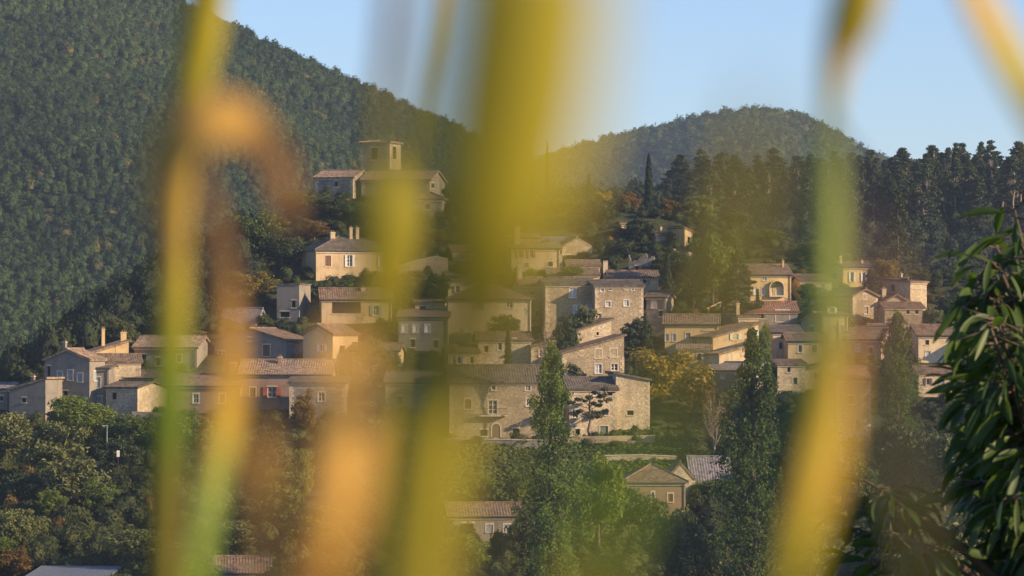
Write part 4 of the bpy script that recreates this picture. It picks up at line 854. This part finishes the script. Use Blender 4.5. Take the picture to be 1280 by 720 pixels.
for a in [('round', 'broad tree above the house with upper storey shutters', 640, 305, 240, 62, 646), ('dark', 'dark tree behind the broad reed on the crest', 600, 300, 238, 56, 646), ('round', 'round tree on the crest between the thin cypress pair and the barn', 700, 294, 246, 56, 646),
          ('rust', 'russet tree on the crest right of the tall thin cypress', 838, 290, 246, 46, 652), ('olive', 'grey green tree right of the russet crest tree', 872, 298, 240, 54, 652), ('dark', 'dark tree on the crest above the arched house', 918, 312, 258, 50, 645),
          ('round', 'round tree behind the roof of the arched house', 962, 336, 284, 52, 632), ('olive', 'hazy tree between the arched house and the ochre house', 1015, 350, 300, 60, 626), ('light', 'lime green hedge tree under the red shuttered house', 664, 352, 330, 48, 608),
          ('light', 'lime green shrub tree above the cream hipped house', 612, 362, 322, 60, 608), ('light', 'green terrace tree above the left great facade', 716, 348, 330, 40, 604), ('round', 'leafy tree on the terrace above the yellowish loggia house', 850, 408, 372, 40, 594),
          ('dark', 'dark tree right of the loggia house', 1186, 414, 366, 44, 600), ('olive', 'olive tree above the house fragment at the right edge', 1262, 418, 372, 60, 602), ('round', 'round tree right of the cream house behind the fruit tree', 1225, 440, 392, 50, 588)]:
    T('tree', a[0], a[1], *a[2:])
# --- wooded lower slope: trees told apart by neighbours and colour
LOW = [('olive','grey green tree at the left edge under the small slate house',16,606,512,74,530),('light','sunlit leafy tree in front of the tall grey gabled house',92,580,494,72,538),('light','second sunlit tree right of the tall grey gabled house',118,574,502,52,541),
 ('olive','broad olive tree left of the lamp post',62,640,524,82,514),('round','round tree right of the small road sign',166,600,516,64,533),('dark','dark tree directly behind the small road sign',150,620,546,48,520),
 ('olive','hazy olive tree in the middle of the lower left wood',94,664,566,72,503),('round','green tree above the dry stone wall',122,660,600,52,502),('light','bright leafed small tree above the left end of the dry stone wall',66,676,614,34,498),
 ('olive','pale grey green tree low at the left picture edge',22,712,636,56,482),('light','bright yellow green bush tree at the left picture edge',2,720,672,40,478),('rust','brownish tree above the metal roofed shed',18,742,688,54,468),
 ('olive','broad brownish olive tree right of the metal roofed shed',182,740,662,80,470),('round','dark green tree behind the green reed stem',232,610,520,60,528),('dark','dark tree right of the lower green reed',268,640,548,66,514),
 ('olive','grey tree above the tiled outbuilding roof',302,706,650,62,480),('dark','deep green tree between the brown and orange reeds',336,620,534,54,520),('round','leafy tree left of the bright ivy column',350,690,588,60,490),
 ('round','round tree below the bright ivy column',396,720,632,64,478),('dark','dark tree right of the bright ivy column',420,640,540,54,512),('olive','grey tree behind the orange reed leaf',456,600,500,56,530),
 ('round','leafy tree between the orange and the yellow green reeds',470,690,590,66,488),('olive','grey tree left of the farmhouse corner',508,600,536,56,528),('round','round tree below the hidden grey stone house',528,680,588,62,492),
 ('light','bright shrub tree in front of the grey walled shed',586,740,668,52,466),('dark','dark tree at the left end of the grey walled shed',548,715,640,46,476),('light','pale green tree on the grass below the farmhouse',600,640,592,40,510),
 ('light','green tree right of the grass below the farmhouse',648,640,592,32,508),('olive','grey green tree hiding the front of the pyramid roofed house',808,700,614,60,488),('dark','dark tree at the right of the grey walled shed',656,730,634,46,474),('round','leafy tree left of the pyramid roof',772,690,606,50,490),
 ('light','lime green tree at the bottom between the poplar and the pyramid roof',760,760,690,70,455),('round','green tree between the two lower barns and the right poplar',902,650,600,48,506),('light','bright shrub tree under the dark roofed barn',872,640,604,34,508),
 ('dark','dark tree behind the middle of the right poplar',968,640,560,60,510),('olive','hazy tree under the orange reed leaf',1012,660,548,64,506),('round','leafy tree left of the pinkish rubble house',1030,600,520,40,524),
 ('round','round tree below the pinkish rubble house',1072,670,566,64,500),('dark','dark tree below the short poplar',1130,640,520,70,512),('olive','olive tree behind the lower fruit tree leaves',1180,660,540,76,506),
 ('dark','dark tree low behind the fruit tree at the right edge',1250,640,500,80,512),('round','green tree at the bottom under the orange reed',1010,760,650,80,458),('dark','dark tree at the bottom below the short poplar',1110,760,640,86,458),
 ('olive','olive tree at the bottom right behind the fruit tree',1210,760,630,90,458),('round','green tree at the bottom between the orange reeds',432,770,690,78,452),('olive','olive tree at the bottom under the broad reed',524,765,686,66,455),
 ('round','round tree at the bottom left of the tiled outbuilding',232,765,690,60,455),('dark','dark tree just left of the dry stone wall end',30,662,590,56,505),('olive','young pale tree between the sunlit tree and the lamp post',152,590,534,30,536)]
for a in LOW: T('tree', a[0], a[1], a[2], a[3], a[4]-6, a[5]*1.22, a[6])
rnd = random.Random(21)
# --- the pine wood on the right hand crest: single trunks show against the slope
for i in range(74):
    px = 1066 + i*3.6 + rnd.uniform(-4, 4); row = i % 3
    D = [905, 880, 850][row] + rnd.uniform(-10, 10); x = D*(px-640)/F; z = hz(x, D)
    base = HY - z*F/D; topy = rnd.uniform(172, 204) + row*10
    T('pine_tree', 'tallpine' if px > 1140 and row != 0 and rnd.random() < .8 else 'pine', 'tall dark pine with a bare trunk in the row along the skyline at the right', px, base, topy, rnd.uniform(30, 50), D, group='pines on the right hand crest')
for i in range(46):
    px = 706 + i*8 + rnd.uniform(-5, 5); D = 905 - 28*(i % 3) + rnd.uniform(-10, 10); x = D*(px-640)/F; z = hz(x, D); base = HY - z*F/D
    topy = np.interp(px, [700, 760, 822, 842, 880, 940, 1000, 1075], [246, 242, 234, 200, 186, 186, 190, 182]) + rnd.uniform(-6, 9) + (i % 3)*9
    T('pine_tree', 'pine', 'dark pine in the wood below the far rounded hill', px, base, topy, rnd.uniform(32, 54), D, group='pines below the far hill')

# ------------------------------------------------------------------ woods and scrub that nobody could count
def wood(name, label, cat, xy, hgt, wid, mat, k, n, leaf, seed, variants=8, sub=2):
    rng = np.random.default_rng(seed); m = len(xy); tv = []; import bmesh
    bm = bmesh.new(); bmesh.ops.create_icosphere(bm, subdivisions=sub, radius=1); bm.verts.ensure_lookup_table()
    S0 = np.array([v.co[:] for v in bm.verts]); T0 = np.array([[v.index for v in f.verts] for f in bm.faces]); bm.free()
    keep = (S0[T0][:, :, 2].mean(1) > -.45); T0 = T0[keep]
    for v in range(variants):
        d = rng.normal(size=(k, 3)); d /= np.linalg.norm(d, axis=1, keepdims=True); d[:, 2] = np.abs(d[:, 2])*1.2-.15; d /= np.linalg.norm(d, axis=1, keepdims=True)
        ang = np.arccos(np.clip(S0@d.T, -1, 1)); wd = rng.uniform(.3, .5, k); r = .7+.32*(np.exp(-(ang/wd)**2)*rng.uniform(.6, 1.1, k)).max(1)+rng.normal(size=len(S0))*.035
        B = S0*r[:, None]*np.array([.43, .43, .45])*(1+.12*rng.normal(size=(len(S0), 1)))+(0, 0, .45)
        dd = rng.normal(size=(n, 3)); dd[:, 2] = np.abs(dd[:, 2])*1.1-.2; dd /= np.linalg.norm(dd, axis=1, keepdims=True)
        an2 = np.arccos(np.clip(dd@d.T, -1, 1)); r2 = .7+.32*(np.exp(-(an2/wd)**2)).max(1)
        Lq = rquads(dd*(r2*rng.uniform(.72, 1.12, n))[:, None]*np.array([.5, .5, .52])+(0, 0, .45), leaf, dd, .62, rng)
        tv.append(np.concatenate([B, Lq]))
    q = np.arange(n*4).reshape(-1, 4)+len(S0); TT = np.concatenate([T0, q[:, [0, 1, 2]], q[:, [0, 2, 3]]])
    tv = np.array(tv); nv = tv.shape[1]; nf = len(TT)
    which = rng.integers(variants, size=m); a = rng.uniform(0, 6.283, m); c, s = np.cos(a), np.sin(a)
    V = tv[which]; W_ = rng.uniform(*wid, m)[:, None]; H_ = rng.uniform(*hgt, m)[:, None]
    Z = height(xy[:, 0], xy[:, 1])
    X = (V[:, :, 0]*c[:, None]-V[:, :, 1]*s[:, None])*W_+xy[:, :1]; Y = (V[:, :, 0]*s[:, None]+V[:, :, 1]*c[:, None])*W_+xy[:, 1:2]; ZZ_ = V[:, :, 2]*H_+Z[:, None]-.12*H_
    patch = .5+.28*np.sin(xy[:, 0]/37+xy[:, 1]/61)+.2*np.sin(xy[:, 0]/13-xy[:, 1]/23)
    t = np.clip(patch*.6+rng.uniform(-.2, .36, m), 0, 1); t = np.where(rng.random(m) < .03, 1, t*.9)
    tq = np.repeat(t, nf) + rng.normal(size=m*nf)*.03
    o = link(name, mesh_np(name, np.stack([X, Y, ZZ_], -1).reshape(-1, 3), (TT[None]+(np.arange(m)*nv)[:, None, None]).reshape(-1, 3), [M[mat]], True, {'tint': ('FACE', 'FLOAT', np.clip(tq, 0, 1))}))
    tag(o, label, cat, kind='stuff'); return o
def scatter(px0, px1, d0, d1, step, seed, test=None):
    rng = np.random.default_rng(seed); out = []
    d = d0
    while d < d1:
        w = (px1-px0)/F*d; n = max(1, int(w/step)); u = (np.arange(n)+rng.uniform(-.45, .45, n))/n
        out.append(np.stack([(px0-640)/F*d+u*w, d+rng.uniform(-.45, .45, n)*step], 1)); d += step*.95
    xy = np.concatenate(out); px = 640+F*xy[:, 0]/xy[:, 1]
    return xy[test(px, xy[:, 1])] if test else xy
wood('forest', 'dense mixed woodland covering the high hill on the left', 'forest', scatter(-220, 780, 1060, 1640, 3.5, 1, lambda p, d: d < 1625), (3.5, 7.5), (3.2, 6.2), 'forest', 11, 90, .085, 11, 8, 1)
wood('forest', 'woodland over the far rounded hill in the haze', 'forest', scatter(420, 1400, 1950, 2640, 6.6, 2), (6, 11), (8, 12), 'forest', 10, 55, .10, 12, 8, 1)
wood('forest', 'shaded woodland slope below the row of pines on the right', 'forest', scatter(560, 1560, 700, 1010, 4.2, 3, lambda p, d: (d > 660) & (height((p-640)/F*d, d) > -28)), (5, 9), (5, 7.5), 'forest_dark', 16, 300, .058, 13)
def clear(px, d, margin=.8):
    x = (px-640)/F*d; ok = np.ones(len(x), bool)
    for (lx, ly, c, s, w, dd) in FOOT:
        u = (x-lx)*c+(d-ly)*s; v = -(x-lx)*s+(d-ly)*c
        ok &= ~((u > -margin) & (u < w+margin) & (v > -margin*1.6) & (v < dd+margin))
    return ok
wood('forest', 'wood on the shaded flank behind the left houses, shade painted into its leaves', 'forest', scatter(-260, 330, 585, 720, 3.7, 4, lambda p, d: clear(p, d, 1.5) & (d > np.interp(p, [-260, 0, 120, 250, 330], [566, 570, 584, 596, 622]))), (4, 9), (4.2, 6.5), 'forest_dark', 16, 320, .058, 14)
wood('undergrowth', 'scrub and shrubs filling the ground between the village houses', 'undergrowth', scatter(40, 1360, 540, 715, 2.4, 5, lambda p, d: clear(p, d) & ((np.sin(p/31+d/17)+np.sin(d/7.3-p/53) > -1.5) | (d > 600))), (.8, 2.6), (1.6, 3.2), 'scrub', 9, 170, .075, 15)
wood('undergrowth', 'bushy undergrowth below the lower wooded slope', 'undergrowth', scatter(-120, 1400, 428, 548, 2.6, 6, lambda p, d: clear(p, d) & ((p < 545) | (p > 860) | (d < 488)) & (np.sin(p/41+d/13)+np.sin(d/9.3-p/67) > -1.1)), (1.2, 4.2), (2.2, 4.4), 'scrub', 10, 220, .07, 16)
gx = scatter(540, 900, 490, 548, .75, 8, lambda p, d: clear(p, d, .3))
wood('grass', 'rough grass on the open slope below the farmhouse', 'grass', gx, (.25, .7), (.7, 1.3), 'scrub_light', 4, 14, .16, 17, 8, 1)
# ------------------------------------------------------------------ the fruit tree at the right, 12 m away
M['fruit_leaf'] = leaf_mat('glossy_fruit_tree_leaves', (.024, .05, .010), (.075, .125, .02), 3.0, .42)
nt = M['fruit_leaf'].node_tree; nt.nodes['Principled BSDF'].inputs['Roughness'].default_value = .5; nt.nodes['Principled BSDF'].inputs['Specular IOR Level'].default_value = .5
FD = 12.0
def fruit_tree():
    rng = np.random.default_rng(5); bx, by = 1.95, FD+.4; zg = hz(bx, by)
    root = tag(empty('fruit_tree', (bx, by, zg)), 'fruit tree with long drooping glossy leaves at the right edge, close to the viewer', 'tree'); o = np.array((bx, by, zg))
    tk = MB(); limb(tk, (0, 0, -.3), (.05, 0, 1.5), .11, .085, rng, 5, .05, 9); tk.build('trunk', M['bark'], root, True)
    ends = [(1150,372),(1168,300),(1246,262),(1262,300),(1200,345),(1225,330),(1185,400),(1215,430),(1172,470),(1195,520),(1240,480),(1262,420),(1230,560),(1192,590),(1080,600),(1068,660),(1100,640),(1120,690),(1215,690),(1250,660),(1272,560),(1270,700),(1180,660),(1300,350),(1320,430),(1310,520),(1330,620),(1300,680),(1360,300),(1370,500),(1400,400),(1390,640),(1150,560),(1070,625),(1112,665),(1090,700),(1130,715),(1240,350),(1255,520),(1210,480),(1290,300),(1285,450),(1285,600),(1160,345),(1178,370),(1165,410),(1190,440),(1180,480),(1200,460),(1210,545),(1180,540),(1205,600),(1175,620),(1235,620),(1225,400),(1245,400)]
    fork = np.array((.05, 0, 1.5)); br = MB(); Lv = []; Lf = []
    def leaf(p, dirv, L_, w_):
        d = np.array(dirv, float); d /= np.linalg.norm(d); s = np.cross(d, rng.normal(size=3)); s /= np.linalg.norm(s); nn = np.cross(s, d)
        if nn[2] < 0: nn = -nn
        b = len(Lv); K = 6; droop = rng.uniform(.15, .5); pos = np.array(p, float); dd = d.copy()
        for i in range(K+1):
            t = i/K; wd = w_*(math.sin(math.pi*min(1, t*.92+.05))**.8)*.5 if i < K else 0.001
            Lv.extend([tuple(pos-s*wd+nn*wd*.45), tuple(pos), tuple(pos+s*wd+nn*wd*.45)])
            pos = pos+dd*L_/K; dd = dd+np.array((0, 0, -1))*droop/K*1.6; dd /= np.linalg.norm(dd)
        for i in range(K):
            for j in (0, 1): a = b+i*3+j; Lf.append((a, a+1, a+4, a+3))
    for (px, py) in ends:
        if 1140 < px < 1200: px = 1205+(px-1140)*.45
        if px >= 1200: px += 22
        D = FD+rng.uniform(-.5, .7); e = np.array(P(px, py, D))-o
        mid = fork*.45+e*.55+np.array((0, 0, .22))+rng.normal(size=3)*.05
        pts = [fork*(1-t)**2+2*mid*t*(1-t)+e*t*t for t in np.linspace(0, 1, 9)]
        br.tube(pts, np.linspace(.028, .004, 9), 6)
        lo = px < 1140
        for t in np.linspace(.52 if not lo else .84, 1.0, 20 if not lo else 10):
            i = min(7, int(t*8)); f = t*8-i; q = pts[i]*(1-f)+pts[i+1]*f
            for r_ in range(3 if not lo else 2):
                a = rng.uniform(0, 6.283); tip = q+np.array((math.cos(a), math.sin(a), rng.uniform(-.7, .35)))*rng.uniform(.01, .13)
                br.tube([q, tip], [.003, .0018], 4)
                leaf(tip, (math.cos(a)*.7, math.sin(a)*.7, rng.uniform(-1.2, .3)), rng.uniform(.055, .145), rng.uniform(.02, .036))
    br.build('branches', M['bark'], root, True)
    me = bpy.data.meshes.new('foliage'); me.from_pydata(Lv, [], Lf); me.materials.append(M['fruit_leaf']); me.polygons.foreach_set('use_smooth', [True]*len(Lf)); me.update(); link('foliage', me, root)
fruit_tree()

# ------------------------------------------------------------------ reeds half a metre from the lens
def reed_mat():
    m, nt, b = newmat('drying_reed'); L = nt.links.new
    a = N(nt, 'ShaderNodeAttribute'); a.attribute_name = 'col'
    tc = N(nt, 'ShaderNodeTexCoord').outputs['Object']; mp = N(nt, 'ShaderNodeMapping'); mp.inputs['Scale'].default_value = (400, 400, 12); L(tc, mp.inputs[0])
    col = mixc(nt, a.outputs['Color'], ramp(nt, noise(nt, mp.outputs[0], 1, 3), [(.3, (.8,)*3), (.7, (1.15,)*3)]), 1.0, 'MULTIPLY')
    L(col, b.inputs['Base Color']); b.inputs['Roughness'].default_value = .55
    t = N(nt, 'ShaderNodeBsdfTranslucent'); L(col, t.inputs[0]); mx = N(nt, 'ShaderNodeMixShader'); mx.inputs[0].default_value = .3
    L(b.outputs[0], mx.inputs[1]); L(t.outputs[0], mx.inputs[2]); L(mx.outputs[0], nt.nodes['Material Output'].inputs[0]); return m
M['reed'] = reed_mat()
YG = (.33, .285, .022); GR = (.13, .20, .012); OR = (.42, .245, .05); GO = (.47, .325, .048); BR = (.15, .082, .026); OL = (.16, .15, .018); PG = (.26, .32, .07); BO = (.13, .085, .02); DK = (.07, .07, .02); PO = (.56, .345, .085)
def catmull(pts, n):
    P_ = np.array(pts, float); P_ = np.vstack([2*P_[0]-P_[1], P_, 2*P_[-1]-P_[-2]]); out = []
    for i in range(1, len(P_)-2):
        for t in np.linspace(0, 1, n, endpoint=False):
            p0, p1, p2, p3 = P_[i-1:i+3]; out.append(.5*(2*p1+(p2-p0)*t+(2*p0-5*p1+4*p2-p3)*t*t+(3*p1-p0-3*p2+p3)*t**3))
    out.append(P_[-2]); return np.array(out)
def strip(name, root, o, pts, twist=0., tube=False, n=10, zg=None):
    """pts: (px, py, s metres from the lens, width in mm, colour). A folded leaf blade or a round stem with real thickness."""
    A = np.array([(*P(p[0], p[1], p[2]), p[3]/1000, *p[4]) for p in pts]); C_ = catmull(A, n)
    if zg is not None:
        e = C_[-1]; C_ = np.vstack([C_]+[np.concatenate([[e[0], e[1], e[2]+(zg-e[2])*f], e[3:]])[None] for f in (.1, .35, .7, 1.)])
    V = []; col = []; Fq = []
    rows = 10 if tube else 6; m = len(C_)
    for i in range(m):
        p = C_[i, :3]-o; d = C_[min(i+1, m-1), :3]-C_[max(i-1, 0), :3]; d /= np.linalg.norm(d)
        s = np.cross(d, (0, 1, 0)); s /= np.linalg.norm(s); a = (-.75 if not tube else 0)+twist*math.sin(i/m*5); nn = np.cross(d, s); s2 = s*math.cos(a)+nn*math.sin(a); n2 = np.cross(d, s2)
        w = max(.0003, C_[i, 3])/2*(1 if tube else 1.25)
        if tube: ring = [p+w*(math.cos(t)*s2+math.sin(t)*n2) for t in np.linspace(0, 2*math.pi, rows, endpoint=False)]
        else:
            f = n2*w*.14; th = n2*.0002; ring = [p-s2*w+f-th, p-th*1.6, p+s2*w+f-th, p+s2*w+f+th, p+th*1.6, p-s2*w+f+th]
        V += ring; c = np.clip(C_[i, 4:7], 0, 1); col += [(*c, 1)]*rows
    for i in range(m-1):
        for k in range(rows):
            k2 = (k+1) % rows; Fq.append((i*rows+k, i*rows+k2, (i+1)*rows+k2, (i+1)*rows+k))
    return link(name, mesh_np(name, V, Fq, [M['reed']], True, {'col': ('POINT', 'FLOAT_COLOR', np.array(col))}), root)
def reed(label, parts):
    """parts: (name, pts, tube, twist); the first part runs on down to the ground"""
    last = parts[0][1][-1]; x, y, z = P(*last[:3]); zg = hz(x, y); o = np.array((x, y, zg))
    root = tag(empty('reed', tuple(o)), label, 'reed', 'reeds in front of the lens')
    for i, (nm, pts, tb, tw) in enumerate(parts):
        pts = list(pts)
        if i == 0:
            strip(nm, root, o, pts, tw, tb, zg=zg)
        else: strip(nm, root, o, pts, tw, tb)
reed('green and yellow reed left of the frame centre with a dry orange leaf arching over', [
 ('stalk', [(262,-60,0.75,7.71,OL),(254,30,0.75,8.02,YG),(240,110,0.75,6.79,YG),(222,250,0.75,5.25,GO),(216,380,0.75,6.17,YG),(210,500,0.75,6.48,GR),(207,620,0.75,6.17,OL),(206,760,0.75,5.86,OL)], True, 0),
 ('leaf_blade', [(214,330,0.55,2.26,BR),(208,250,0.55,4.53,PO),(218,190,0.55,6.79,PO),(245,160,0.55,8.15,PO),(285,155,0.55,7.47,PO),(325,180,0.55,5.43,BR),(350,225,0.55,4.98,BR),(360,280,0.55,2.72,BR)], False, 0.2)])
reed('brown orange reed leaf that turns green near the bottom left', [
 ('leaf_blade', [(252,200,0.66,1.03,BR),(266,260,0.66,2.58,BR),(280,340,0.66,3.26,BR),(288,430,0.66,3.60,OR),(282,520,0.66,4.66,GO),(262,620,0.66,4.66,PG),(238,760,0.66,4.88,GR)], False, 0.3)])
reed('translucent brown reed leaf at the bottom left of the orange one', [
 ('leaf_blade', [(306,440,0.45,0.24,BO),(316,500,0.45,0.94,BO),(326,570,0.45,1.78,OR),(330,650,0.45,2.15,BO),(332,760,0.45,2.24,BO)], False, 0.3)])
reed('tall reed with a yellow green upper stem and a wide pale orange lower leaf', [
 ('leaf_blade', [(424,395,0.37,0.30,GO),(427,440,0.37,2.95,PO),(430,520,0.37,4.59,PO),(426,620,0.37,4.36,PO),(408,700,0.37,3.65,OR),(388,790,0.37,3.07,BR)], False, 0.15),
 ('stalk', [(494,-60,0.5,2.06,OL),(488,40,0.5,2.67,BR),(477,140,0.5,2.5,OL),(478,190,0.5,2.9,OL),(481,245,0.5,7.2,YG),(481,300,0.5,6.99,YG),(472,370,0.5,4.53,YG),(452,430,0.5,2.67,OL),(438,500,0.5,2.06,OL)], True, 0)])
reed('broad yellow green reed through the middle of the picture', [
 ('leaf_blade', [(590,300,0.34,1.13,OL),(576,360,0.34,3.54,YG),(560,430,0.34,5.31,YG),(542,520,0.34,6.44,YG),(527,620,0.34,6.44,YG),(514,770,0.34,5.80,YG)], True, 0),
 ('leaf_blade', [(664,-60,0.23,9.8,YG),(652,60,0.23,9.9,YG),(636,160,0.23,9.6,YG),(618,260,0.23,8.6,YG),(598,350,0.23,6.6,OL),(580,430,0.23,3.8,OL),(568,510,0.23,1.2,OL)], True, 0)])
reed('thin olive reed behind the right edge of the broad yellow green one', [
 ('leaf_blade', [(720,-60,0.27,0.56,OL),(706,60,0.27,1.00,OL),(690,180,0.27,1.22,YG),(668,300,0.27,1.11,OL),(640,460,0.27,0.67,OL),(610,600,0.27,0.56,OL),(586,770,0.27,0.56,OL)], False, 0.3)])
reed('hair thin pale reed blade near the top between the two yellow stems', [
 ('leaf_blade', [(552,-60,0.62,1.28,GO),(540,40,0.62,1.79,YG),(522,140,0.62,1.53,OL),(505,300,0.62,1.02,OL),(490,480,0.62,1.02,YG),(476,620,0.62,1.02,OL),(468,770,0.62,1.02,OL)], False, 0.1)])
reed('dim olive reed leaf close to the lens, leaning across the lower centre', [
 ('leaf_blade', [(948,110,0.24,0.30,OL),(932,210,0.24,1.78,OL),(906,330,0.24,2.17,OL),(866,440,0.24,1.28,OL),(806,570,0.24,1.28,GR),(758,670,0.24,2.17,GR),(725,780,0.24,2.67,YG)], False, 0.3)])
reed('right hand reed, yellow at the top and orange below a pale green stem', [
 ('stalk', [(1088,-60,0.6,7.65,GO),(1066,20,0.6,7.90,YG),(1046,80,0.6,4.69,GO),(1037,160,0.6,2.72,PG),(1035,280,0.6,4.69,PG),(1030,400,0.6,4.94,PG),(1014,500,0.6,5.18,GR),(998,600,0.6,4.20,GR),(985,770,0.6,4.20,OL)], True, 0),
 ('leaf_blade', [(1058,380,0.45,0.46,BR),(1052,450,0.45,2.04,OR),(1040,520,0.45,3.52,GO),(1022,600,0.45,4.44,GO),(998,690,0.45,4.63,YG),(980,790,0.45,2.78,OL)], False, 0.25),
 ('leaf_blade', [(1036,150,0.6,1.2,BR),(1058,200,0.45,2.4,BR),(1086,280,0.33,3.0,BR),(1104,370,0.29,2.6,BR),(1100,470,0.28,.8,BR)], False, .2)])
reed('short yellow reed leaf slanting across the top right corner', [
 ('leaf_blade', [(1195,-50,0.6,4.44,GO),(1230,20,0.6,5.43,GO),(1268,90,0.6,5.68,YG),(1310,170,0.6,5.43,OL),(1360,290,0.6,4.44,OL),(1400,460,0.6,4.44,YG),(1420,760,0.6,4.44,OL)], False, 0.15)])
reed('wide dim brown reed leaf in front of the fruit tree', [
 ('leaf_blade', [(1080,430,0.33,0.19,DK),(1094,500,0.33,1.14,DK),(1118,580,0.33,1.64,DK),(1140,660,0.33,1.89,DK),(1155,780,0.33,1.95,DK)], False, 0.3)])
# ------------------------------------------------------------------ air, light, camera
def haze():
    mb = MB(); mb.box(-1630, 1700, -170, 2970, -60, 330); m = bpy.data.materials.new('thin_blue_haze'); m.use_nodes = True; nt = m.node_tree; nt.nodes.clear()
    v = nt.nodes.new('ShaderNodeVolumePrincipled'); v.inputs['Color'].default_value = (.62, .78, 1, 1); v.inputs['Density'].default_value = HAZE; v.inputs['Anisotropy'].default_value = .25
    o = nt.nodes.new('ShaderNodeOutputMaterial'); nt.links.new(v.outputs[0], o.inputs['Volume'])
    tag(mb.build('haze', m), 'thin evening haze filling the valley', 'haze', kind='stuff')
HAZE = .00009
haze()
EL, AZ = 20.0, 111.0       # sun: degrees above the horizon, degrees to the right of the viewing direction
sv = (math.sin(R(AZ))*math.cos(R(EL)), math.cos(R(AZ))*math.cos(R(EL)), math.sin(R(EL)))
from mathutils import Vector
sl = bpy.data.lights.new('sun', 'SUN'); sl.energy = 5.0; sl.angle = R(.53); sl.color = (1.0, .74, .44)
so = bpy.data.objects.new('sun', sl); COL.objects.link(so); so.rotation_euler = Vector(sv).to_track_quat('Z', 'Y').to_euler()
w = bpy.data.worlds.new('World'); S.world = w; w.use_nodes = True; nt = w.node_tree
sky = nt.nodes.new('ShaderNodeTexSky'); sky.sky_type = 'NISHITA'; sky.sun_disc = False; sky.sun_elevation = R(EL); sky.sun_rotation = R(AZ); sky.altitude = 300; sky.air_density = 1.0; sky.dust_density = .4; sky.ozone_density = 4.0
nt.links.new(mixc(nt, sky.outputs[0], (1.0, 1.0, 1.17), 1.0, 'MULTIPLY'), nt.nodes['Background'].inputs[0]); nt.nodes['Background'].inputs[1].default_value = .09
cd = bpy.data.cameras.new('camera'); cam = bpy.data.objects.new('camera', cd); COL.objects.link(cam); S.camera = cam
cd.sensor_width = 36; cd.lens = 18/(640/F); cd.clip_start = .05; cd.clip_end = 20000
cam.rotation_euler = (R(90)+math.atan((HY-360)/F), 0, 0)
cd.dof.use_dof = True; cd.dof.focus_distance = 560; cd.dof.aperture_fstop = cd.lens/1000/.0070
S.cycles.use_denoising = True
S.cycles.max_bounces = 5; S.cycles.diffuse_bounces = 3; S.cycles.transmission_bounces = 3; S.cycles.volume_bounces = 0; S.cycles.transparent_max_bounces = 4
S.cycles.use_adaptive_sampling = False
S.view_settings.view_transform = 'Standard'; S.view_settings.look = 'None'; S.view_settings.exposure = .92; S.view_settings.gamma = 1
